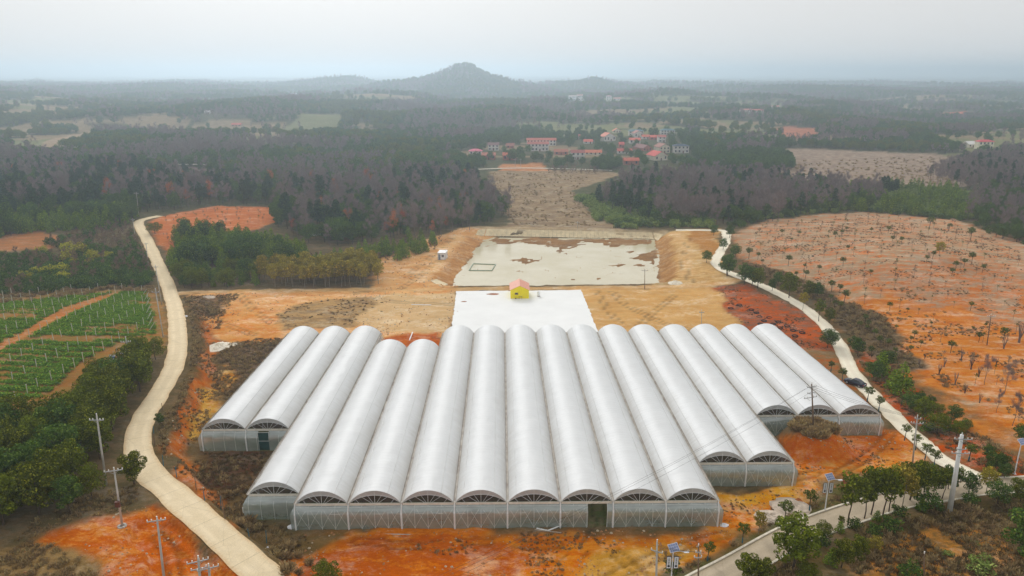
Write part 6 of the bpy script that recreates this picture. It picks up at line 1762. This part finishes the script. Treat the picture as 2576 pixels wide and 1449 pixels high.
# banner boards at the field corner
M_BANNER = mat('white_banner', C(222, 224, 234), 0.5, 0.05, 2); M_BLUEB = mat('blue_print', C(88, 124, 176), 0.5, 0.1, 2)
bn = G(322, 935)
e = empty('banner_board', bn); tag(e, 'white tilted banner sheet hung beside the field-corner pole', 'banner')
for x in (-2.2, .1):
    MB().tube([(x, 0, 0), (x + .5, 0, 6.0)], .05, 5).obj('support', M_ARM, e)
MB().add([(-1.6, -.1, 4.9), (0.35, -.1, 5.6), (.3, -.1, 3.9), (-1.2, -.1, 4.5), (-1.6, -.06, 4.9), (0.35, -.06, 5.6), (.3, -.06, 3.9), (-1.2, -.06, 4.5)], [(0, 3, 2, 1), (4, 5, 6, 7), (0, 1, 5, 4), (1, 2, 6, 5), (2, 3, 7, 6), (3, 0, 4, 7)]).obj('sheet', M_BANNER, e)
bn = G(289, 935)
e = empty('sign_board', bn); tag(e, 'small white and blue sign board on a stake in the vegetable field', 'sign')
MB().tube([(.1, 0, 0), (.35, 0, 5.0)], .045, 5).obj('stake', M_ARM, e)
sb = MB().box((-.65, -.1, 2.9), (.75, -.05, 4.1)).obj('board', M_BANNER, e)
MB().box((-.5, -.112, 3.25), (.6, -.102, 3.75)).obj('print', M_BLUEB, sb)
# fence posts along the bank
K5 = crop(0, 1550, 2.07)
for i, (x, y, hp) in enumerate([(1250, 390, 90), (1322, 560, 90), (1430, 650, 80), (1588, 755, 120), (1655, 835, 70), (1790, 915, 110), (1953, 982, 115), (2015, 1135, 70), (2157, 1195, 110), (1315, 110, 60), (1245, 300, 60)]):
    b = G(*K5(x, y)); H = height_for(b, hp / 3.214)
    o = MB().tube([(0, 0, -.2), (.03, .02, H)], .05, 6).tube([(0, 0, -.1), (.02, .01, H * .55)], .062, 6).obj('fence_post', M_BLUEPOST if i % 3 else M_BROWNPOST); o.location = tuple(b)
    o.rotation_euler = (random.uniform(-.06, .06), random.uniform(-.06, .06), 0)
    tag(o, 'thin weathered fence post on the bank right of the farm road', 'fence post', 'fence posts along the farm road bank')
b = G(*K5(1820, 985)); o = MB().tube([(0, 0, -.2), (-.15, 0, 3.9)], .09, 6).obj('fence_post', M_BROWNPOST); o.location = tuple(b)
tag(o, 'taller brown wooden post on the bank right of the farm road', 'fence post')

# ---------------------------------------------------------------- sheds, car, pond things
M_YELLOW = mat('yellow_paint', C(244, 224, 0), 0.6, 0.04, .6)
M_PINKROOF = mat('salmon_roof_sheet', C(226, 160, 136), 0.6, 0.06, .8)
M_RIDGE = mat('ridge_cap', C(236, 190, 164), 0.6, 0.04, 1)
M_GLASS = mat('window_glass', C(64, 62, 74), 0.15, 0.1, 1)
M_FRAME = mat('window_frame', C(178, 178, 186), 0.5, 0.05, 1)
M_SHUT = mat('maroon_shutter', C(84, 40, 36), 0.6, 0.1, 1)
b = G(1307.5, 752)
ys_ = empty('shed', b); tag(ys_, 'bright yellow shed with salmon gabled roof on the white ground sheet', 'shed')
W2, D, E, A = 2.95, 8.0, 3.1, 4.5
MB().add([(-W2, 0, -.3), (W2, 0, -.3), (W2, 0, E), (0, 0, A - .1), (-W2, 0, E), (-W2, D, -.3), (W2, D, -.3), (W2, D, E), (0, D, A - .1), (-W2, D, E)],
         [(0, 1, 2, 3, 4), (9, 8, 7, 6, 5), (1, 6, 7, 2), (5, 0, 4, 9), (0, 5, 6, 1)]).obj('wall', M_YELLOW, ys_)
for s in (-1, 1):
    vs, n = [], 24
    for i in range(n + 1):
        y = -.18 + (D + .36) * i / n
        rib = .035 * (i % 2)
        vs += [(0, y, A + rib), (s * (W2 + .32), y, E - .12 + rib), (0, y, A - .1), (s * (W2 + .32), y, E - .22)]
    fs = []
    for i in range(n):
        q = 4 * i
        fs += [(q, q + 1, q + 5, q + 4), (q + 2, q + 6, q + 7, q + 3), (q + 1, q + 3, q + 7, q + 5)]
    fs += [(0, 2, 3, 1), (4 * n, 4 * n + 1, 4 * n + 3, 4 * n + 2)]
    rf = MB().add(vs, fs).obj('roof', M_PINKROOF, ys_)
MB().tube([(0, -.2, A + .05), (0, D + .2, A + .05)], .1, 6).obj('ridge_cap', M_RIDGE, ys_)
win = MB().box((-1.6, -.06, 1.45), (-.55, .02, 2.1)).obj('window', M_FRAME, ys_)
MB().box((-1.38, -.085, 1.5), (-.77, -.062, 2.05)).obj('pane', M_GLASS, win)
for x in (-1.6, -.75):
    MB().box((x, -.10, 1.46), (x + .2, -.062, 2.09)).obj('shutter', M_SHUT, win)
st = empty('wooden_frame', (b[0] + .2, b[1] - .5, b[2] + .1)); tag(st, 'small wooden trestle standing before the yellow shed', 'trestle')
for x in (-.45, .45):
    MB().tube([(x, -.2, 0), (x, 0, .8)], .04, 4).tube([(x, .2, 0), (x, 0, .8)], .04, 4).obj('leg', M_BROWNPOST, st)
MB().box((-.6, -.06, .78), (.6, .06, .86)).obj('rail', M_BROWNPOST, st)
o = MB().tube([(0, 0, 0), (0, 0, .35)], .14, 10, r2=.2).tube([(0, 0, .34), (0, 0, .36)], .215, 10).obj('bucket', M_RUSTBOX); o.location = (b[0] - 1.3, b[1] - .5, b[2] + .08)
tag(o, 'small dark red bucket before the yellow shed', 'bucket')
t = G(1355, 746)
e = empty('water_tank', (t[0], t[1], t[2])); tag(e, 'small white tank on a dark base beside the yellow shed', 'tank')
MB().tube([(0, 0, 0), (0, 0, .3)], .5, 12).obj('base', M_RUSTBOX, e)
MB().tube([(0, 0, .3), (0, 0, 1.5), (0, 0, 1.75)], .48, 14).tube([(0, 0, 1.75), (0, 0, 1.9)], .3, 12, r2=.15).obj('tank_body', M_PVC, e)
# white site cabin on the bank
c = G(1111, 653)
cb = empty('site_cabin', c, -.12); tag(cb, 'small white box cabin on the earth bank left of the pond', 'cabin')
M_CABIN = mat('cabin_white', C(230, 232, 234), 0.5, 0.05, .8); M_TRIM = mat('cabin_trim', C(120, 136, 156), 0.5, 0.1, 1)
MB().box((-1.5, 0, -.2), (1.5, 4.6, 2.6)).obj('wall', M_CABIN, cb)
MB().box((-1.62, -.12, 2.6), (1.62, 4.72, 2.78)).obj('roof', M_CABIN, cb)
b = MB()
for x in (-1.53, 1.43):
    b.box((x, -.03, -.2), (x + .1, -.005, 2.595))
b.box((-1.43, -.03, 2.45), (1.43, -.006, 2.595)).box((-1.43, -.03, -.2), (1.43, -.006, -.02))
b.obj('trim', M_TRIM, cb)
MB().box((-1.25, -.05, 0), (-.45, -.012, 2.1)).obj('door', M_TRIM, cb)
wn_ = MB().box((.0, -.05, .95), (.95, -.012, 2.0)).obj('window', M_FRAME, cb); MB().box((.08, -.07, 1.03), (.42, -.052, 1.92)).obj('pane', M_GLASS, wn_); MB().box((.52, -.07, 1.03), (.87, -.052, 1.92)).obj('pane', M_GLASS, wn_)
MB().tube([(.9, 4.0, 2.78), (.9, 4.0, 3.3)], .12, 8).obj('vent_pipe', M_CABIN, cb)
# floating cage frame
cg = [on_z(*p, WATER_Z + .06) for p in [(1190.4, 663.7), (1246.6, 665.6), (1237, 681), (1180, 680.6)]]
cc = np.mean(cg, axis=0)
e = empty('floating_frame', (cc[0], cc[1], WATER_Z + .06)); tag(e, 'pale green square floating frame in the muddy pond corner', 'floating frame')
M_FLOAT = mat('green_float', C(150, 164, 138), 0.5, 0.15, 1)
for k in range(4):
    p, q = cg[k] - cc, cg[(k + 1) % 4] - cc
    MB().tube([(p[0], p[1], 0.05), (q[0], q[1], 0.05)], .22, 8).obj('float_tube', M_FLOAT, e)
# parked car
M_CAR = mat('dark_navy_paint', C(30, 34, 58), 0.18, 0.05, 1, spec=.6)
M_CGLASS = mat('car_glass', C(44, 52, 60), 0.06, 0.05, 1, spec=.8)
M_TYRE = mat('tyre_rubber', C(26, 26, 28), 0.9, 0.1, 4); M_RIM = mat('alloy_rim', C(190, 190, 195), 0.3, 0.05, 4); M_TAIL = mat('tail_light_red', C(176, 20, 36), 0.3, 0.05, 4)
q = G(2150, 968)
car = empty('parked_car', (q[0], q[1], q[2] + .05), .62); tag(car, 'dark navy sedan parked at the edge of the white gravel road', 'car')
def car_section(y):   # half width, sill, shoulder heights along the length (+y is the nose)
    t = y / 2.3
    w = .90 - .10 * abs(t) ** 4
    return w
ysx = np.linspace(-2.3, 2.3, 25)
vs, fs = [], []
for y in ysx:
    w = car_section(y)
    top = .95 if y < .9 else .95 - .22 * ((y - .9) / 1.4) ** 1.3
    if y < -1.6: top = .97 - .10 * ((-y - 1.6) / .7) ** 2
    for x, z in ((-w * .96, .22), (-w, .45), (-w, .72), (-w * .93, top), (0, top + .05), (w * .93, top), (w, .72), (w, .45), (w * .96, .22)):
        vs.append((x, y, z))
for i in range(24):
    for k in range(8):
        a = i * 9 + k
        fs.append((a, a + 9, a + 10, a + 1))
    fs.append((i * 9, i * 9 + 8, i * 9 + 17, i * 9 + 9))
fs += [tuple(range(9)), tuple(24 * 9 + k for k in reversed(range(9)))]
MB().add(vs, fs).obj('body', M_CAR, car, True)
prof = [(-1.85, .95, .74), (-1.05, 1.40, .60), (-.55, 1.47, .60), (.25, 1.44, .60), (1.15, .93, .76)]
vs = []
for y, z, w in prof: vs += [(-w, y, z), (w, y, z)]
for y, z, w in prof: vs += [(-.84, y, .90), (.84, y, .90)]
g = MB().add(vs, [(0, 1, 3, 2), (6, 7, 9, 8), (0, 2, 12, 10), (2, 4, 14, 12), (4, 6, 16, 14), (6, 8, 18, 16), (3, 1, 11, 13), (5, 3, 13, 15), (7, 5, 15, 17), (9, 7, 17, 19)]).obj('windows', M_CGLASS, car)
MB().add([(-.61, -1.06, 1.405), (.61, -1.06, 1.405), (.61, -.55, 1.478), (-.61, -.55, 1.478), (.61, .26, 1.446), (-.61, .26, 1.446)], [(0, 1, 2, 3), (3, 2, 4, 5)]).obj('roof_panel', M_CAR, car)
b = MB()
for s in (-1, 1):
    for y in (-1.05, -.35, .25):
        z = 1.42 if y > -1 else 1.39
        b.tube([(s * .61, y, z), (s * .845, y - .12, .93)], .035, 5)
b.obj('roof_pillars', M_CAR, car)
for s in (-1, 1):
    for y in (-1.42, 1.40):
        wh = MB().tube([(s * .70, y, .31), (s * .915, y, .31)], .32, 16).obj('wheel', M_TYRE, car)
        MB().tube([(s * .90, y, .31), (s * .925, y, .31)], .21, 12).obj('rim', M_RIM, wh)
    MB().box((s * .66 - .18, -2.325, .66), (s * .66 + .18, -2.25, .84)).obj('tail_light', M_TAIL, car)
    MB().box((s * .62 - .18, 2.2, .55), (s * .62 + .18, 2.315, .70)).obj('headlight', M_RIM, car)
    MB().box((s * .98 - .09, .78, .92), (s * .98 + .09, .90, 1.04)).obj('mirror', M_CAR, car)
MB().box((-.26, -2.33, .68), (.26, -2.29, .82)).obj('number_plate', M_SIGN, car)
MB().box((-.8, -2.35, .28), (.8, -2.24, .5)).obj('bumper', M_CAR, car)

# ---------------------------------------------------------------- loose things on the ground
def heap(name, px, py, rx, ry, hz, m, label, cat, seed):
    b = G(px, py)
    rng = np.random.default_rng(seed)
    vs, fs = [(0, 0, hz)], []
    R, S = 7, 18
    for i in range(1, R + 1):
        for k in range(S):
            a = 2 * math.pi * k / S
            f = i / R
            n_ = .75 + .5 * rng.random()
            vs.append((rx * f * math.cos(a) * (.85 + .3 * rng.random()), ry * f * math.sin(a) * (.85 + .3 * rng.random()), hz * (1 - f ** 1.4) * n_ - .15 * (i == R)))
    for k in range(S):
        fs.append((0, 1 + k, 1 + (k + 1) % S))
    for i in range(R - 1):
        for k in range(S):
            a = 1 + i * S + k; c = 1 + i * S + (k + 1) % S
            fs.append((a, a + S, c + S, c))
    o = MB().add(vs, fs).obj(name, m, None, False); o.location = tuple(b)
    tag(o, label, cat)
M_LIME = mat('white_lime', C(236, 226, 206), 0.9, 0.08, 1, .6)
M_PALEROCK = mat('pale_rock', C(216, 198, 178), 0.9, 0.2, .8, .8)
heap('lime_heap', 552, 874, 3.2, 4.0, 1.0, M_LIME, 'white lime heap on orange soil near the left road bank', 'heap', 1)
heap('lime_heap', 590, 866, 2.2, 1.6, .25, M_LIME, 'flat spill of white lime beside the larger white heap', 'heap', 2)
heap('rock_heap', 1990, 1278, 3.4, 3.2, .9, M_PALEROCK, 'pale crumbly rock heap between greenhouse and asphalt road', 'rock heap', 3)
heap('rock_heap', 1935, 1300, 2.4, 2.0, .5, M_PALEROCK, 'lower pale rock spill beside the verge trees', 'rock heap', 4)
heap('sand_heap', 1700, 712, 2.6, 2.4, .8, M_LIME, 'small white sand heap at the right end of the pond', 'heap', 5)
heap('earth_clod', 2008, 1264, .9, .8, .7, mat('orange_clod', C(206, 128, 72), .9, .15, 1), 'orange earth clod beside the solar lamp foot', 'clod', 6)
M_MUD = mat('red_mud', C(176, 118, 84), .95, .2, .8, .5)
heap('mud_spill', 1240, 741, 3.2, 1.6, .25, M_MUD, 'brown mud spill on the white sheet left of the yellow shed', 'mud spill', 8)
heap('mud_spill', 1168, 760, 1.8, 1.2, .22, M_MUD, 'small mud spill near the left edge of the white sheet', 'mud spill', 9)
heap('rubble_heap', 525, 748, 2.4, 1.6, .6, M_PALEROCK, 'small pale rubble heap beside the dirt track junction', 'rubble heap', 7)
def lying_pipe(name, pts, r, m, label, cat='pipe', group=None):
    ps = [G(*p) for p in pts]
    a = ps[0]
    o = MB().tube([tuple(p - a + np.array([0, 0, r + .08])) for p in ps], r, 7).obj(name, m); o.location = tuple(a)
    tag(o, label, cat, group)
lying_pipe('bent_pipe', [(1350, 1332), (1378, 1338), (1413, 1324)], .11, M_PVC, 'bent white pipe lying before the greenhouse front')
lying_pipe('plank', [(1345, 1335), (1412, 1343)], .09, mat('grey_plank', C(186, 170, 150), .8, .15, 2), 'grey plank lying beside the bent white pipe', 'plank')
lying_pipe('pipe_piece', [(1038, 838), (1030, 858)], .16, M_PVC, 'white pipe lying behind the two shorter bays')
lying_pipe('pipe_piece', [(1035, 768), (1085, 769)], .14, M_PVC, 'long white pipe on the tan field behind the greenhouse')
lying_pipe('pipe_piece', [(968, 1346), (1040, 1347)], .07, M_CONC, 'thin grey pole lying before the greenhouse front', 'pole')
zb = zoff(Y_B2)
o = MB().tube([(0, 0, 0), (0, .1, .9)], .1, 7).tube([(0, 0, .1), (2.6, .2, .15)], .1, 7).obj('elbow_pipe', M_PVC); p = G(612, 1291); o.location = tuple(p)
tag(o, 'white elbow pipe lying at the corner of the single stepped-back bay', 'pipe')
for k, (px, py) in enumerate([(1828, 768), (1850, 760), (1893, 780), (1900, 790), (1912, 800), (1925, 792), (1935, 808), (1948, 803), (1952, 818), (1970, 813), (1985, 824), (1880, 772), (1918, 815), (1935, 826), (1903, 808), (1990, 838), (2008, 830), (1952, 838)]):
    b = G(px + 10, py + 8)
    vs, fs = [], []
    for i in range(14):
        a = 2 * math.pi * i / 14
        for j in range(5):
            c_ = 2 * math.pi * j / 5
            r = .75 + .13 * math.cos(c_)
            vs.append((r * math.cos(a), r * math.sin(a), .13 + .13 * math.sin(c_)))
    for i in range(14):
        for j in range(5):
            fs.append((i * 5 + j, ((i + 1) % 14) * 5 + j, ((i + 1) % 14) * 5 + (j + 1) % 5, i * 5 + (j + 1) % 5))
    o = MB().add(vs, fs).obj('planting_ring', M_TYRE); o.location = tuple(b)
    tag(o, 'dark ring lying round a planting hole on the red field', 'ring', 'planting rings on the red field')
for px, py, w, nm, lb in [(468, 795, .5, 'plastic_scrap', 'white plastic scrap on the dark weeds by the road bank'), (676, 1380, .7, 'plastic_sack', 'pale blue plastic sack beside the farm road grass'), (795, 590, 3.0, 'rubble_patch', 'white rubble patch at the edge of the middle wood'), (588, 1250 - 240 + 8, .3, 'plastic_bag', 'small white plastic bag on the red bank'), (1822, 1322, .8, 'film_scrap', 'crumpled film scrap at the greenhouse front corner'), (735, 1325, .8, 'film_scrap', 'crumpled film scrap at the corner of the main front')]:
    heap(nm, px, py, w, w * .8, w * .35, M_SIGN, lb, 'scrap', sum(map(ord, nm)) % 97)

# ---------------------------------------------------------------- village
_hm = {}
def hmat(kind, c):
    if (kind, c) not in _hm:
        _hm[(kind, c)] = mat('house_%s_%d' % (kind, len(_hm)), C(*c), .8, .14, .4)
    return _hm[(kind, c)]
M_DOORW = mat('brown_door', C(110, 64, 48), .6, .1, 1)
def house(K, x0, x1, yb, ye, style, roof, wall, storeys, label, depth=7.0, turn=0.0, cat='house', pitch=.55):
    p0, p1 = K(x0, yb), K(x1, yb)
    base = G((p0[0] + p1[0]) / 2, p0[1])
    dep = project(*base)[2]
    W = abs(p1[0] - p0[0]) * dep / FPX / 2
    H = max(height_for(base, p0[1] - K(x0, ye)[1]), 2.4)
    e = empty('house', (base[0], base[1], base[2] - .1), turn)
    tag(e, label, cat, None)
    D = depth
    mw, mr = hmat('wall', wall), hmat('roof', roof)
    o_ = .45
    if style == 'gable':          # ridge along the front
        r = D / 2 * pitch
        MB().add([(-W, 0, 0), (W, 0, 0), (W, D, 0), (-W, D, 0), (-W, 0, H), (W, 0, H), (W, D, H), (-W, D, H), (-W, D / 2, H + r - .12), (W, D / 2, H + r - .12)],
                 [(0, 1, 5, 4), (2, 3, 7, 6), (1, 2, 6, 9, 5), (3, 0, 4, 8, 7), (0, 3, 2, 1)]).obj('wall', mw, e)
        a, k = W + o_, o_ * pitch
        for s in (0, 1):
            y0, y1 = (-o_, D / 2) if s == 0 else (D + o_, D / 2)
            MB().add([(-a, y0, H - k), (a, y0, H - k), (a, y1, H + r), (-a, y1, H + r), (-a, y0, H - k - .16), (a, y0, H - k - .16), (a, y1, H + r - .16), (-a, y1, H + r - .16)],
                     [(0, 1, 2, 3), (4, 7, 6, 5), (0, 4, 5, 1), (1, 5, 6, 2), (2, 6, 7, 3), (3, 7, 4, 0)]).obj('roof', mr, e)
    elif style == 'end':          # gable end to the front
        r = W * pitch
        MB().add([(-W, 0, 0), (W, 0, 0), (W, D, 0), (-W, D, 0), (-W, 0, H), (W, 0, H), (W, D, H), (-W, D, H), (0, 0, H + r - .12), (0, D, H + r - .12)],
                 [(0, 1, 5, 8, 4), (2, 3, 7, 9, 6), (1, 2, 6, 5), (3, 0, 4, 7), (0, 3, 2, 1)]).obj('wall', mw, e)
        a, k = W + o_, o_ * pitch
        for s in (-1, 1):
            MB().add([(s * a, -o_, H - k), (s * a, D + o_, H - k), (0, D + o_, H + r), (0, -o_, H + r), (s * a, -o_, H - k - .16), (s * a, D + o_, H - k - .16), (0, D + o_, H + r - .16), (0, -o_, H + r - .16)],
                     [(0, 1, 2, 3), (4, 7, 6, 5), (0, 4, 5, 1), (1, 5, 6, 2), (2, 6, 7, 3), (3, 7, 4, 0)]).obj('roof', mr, e)
    else:                         # hipped
        r = min(W, D / 2) * .5
        MB().box((-W, 0, 0), (W, D, H)).obj('wall', mw, e)
        a, i_ = W + .6, max(W - D / 2, 0.1)
        MB().add([(-a, -.6, H), (a, -.6, H), (a, D + .6, H), (-a, D + .6, H), (-i_, D / 2, H + r), (i_, D / 2, H + r), (-a, -.6, H - .15), (a, -.6, H - .15), (a, D + .6, H - .15), (-a, D + .6, H - .15)],
                 [(0, 1, 5, 4), (1, 2, 5), (2, 3, 4, 5), (3, 0, 4), (0, 6, 7, 1), (1, 7, 8, 2), (2, 8, 9, 3), (3, 9, 6, 0), (6, 9, 8, 7)]).obj('roof', mr, e)
    n = max(2, int(2 * W / 3.2))
    sh = H / storeys
    for s in range(storeys):
        for k in range(n):
            x = -W + (k + .5) * 2 * W / n
            if s == 0 and k == n // 2:
                MB().box((x - .6, -.05, .1), (x + .6, -.012, 2.2)).obj('door', M_DOORW, e)
            else:
                MB().box((x - .7, -.05, s * sh + sh * .33), (x + .7, -.012, s * sh + sh * .82)).obj('window', M_GLASS, e)
    if storeys > 1:
        b = MB().box((-W, -1.0, sh - .1), (W, -.055, sh + .05))
        b.obj('balcony_slab', mw, e)
for K_, T_ in ((KV, VH), (KR, RH), (KL, LH)):
    for a in T_:
        house(K_, *a)
# low concrete wall and far field road
M_FARROAD = mat('far_pale_road', C(226, 216, 196), .9, .08, .3)
def far_path(name, pts, w):
    line = smooth_line([G(*p) for p in pts], 6)
    t = np.gradient(line, axis=0); t /= np.linalg.norm(t, axis=1)[:, None]
    nr = np.stack([t[:, 1], -t[:, 0]], 1)
    vs = []
    for q, n_ in zip(line, nr):
        for s in (-1, 0, 1):
            x, y = q + n_ * s * w
            vs.append((x, y, float(h(x, y)) + .45))
    fs = [(3 * i + k, 3 * i + k + 1, 3 * i + k + 4, 3 * i + k + 3) for i in range(len(line) - 1) for k in (0, 1)]
    tag(MB().add(vs, fs).obj(name, M_FARROAD), kind='structure')
far_path('field_road', [(432, 414), (500, 415), (560, 417), (635, 421)], 2.6)
far_path('village_lane', [(1180, 428), (1300, 424), (1420, 426), (1540, 430)], 1.8)
far_path('field_path', [(190, 390), (192, 372), (200, 360)], 2.5)
# ---------------------------------------------------------------- haze: the pale winter air
def haze():
    m = bpy.data.materials.new('haze_air')
    n, l, out = nodes(m)
    v = n.new('ShaderNodeVolumePrincipled')
    v.inputs['Color'].default_value = (0.72, 0.87, 1.0, 1)
    v.inputs['Density'].default_value = 0.00033
    v.inputs['Anisotropy'].default_value = 0.65
    l.new(v.outputs[0], out.inputs['Volume'])
    b = MB().box((-17000, -400, -60), (17000, 14500, 130))
    o = b.obj('haze', m)
    tag(o, 'pale blue winter haze in the air', None, None, 'stuff')
haze()
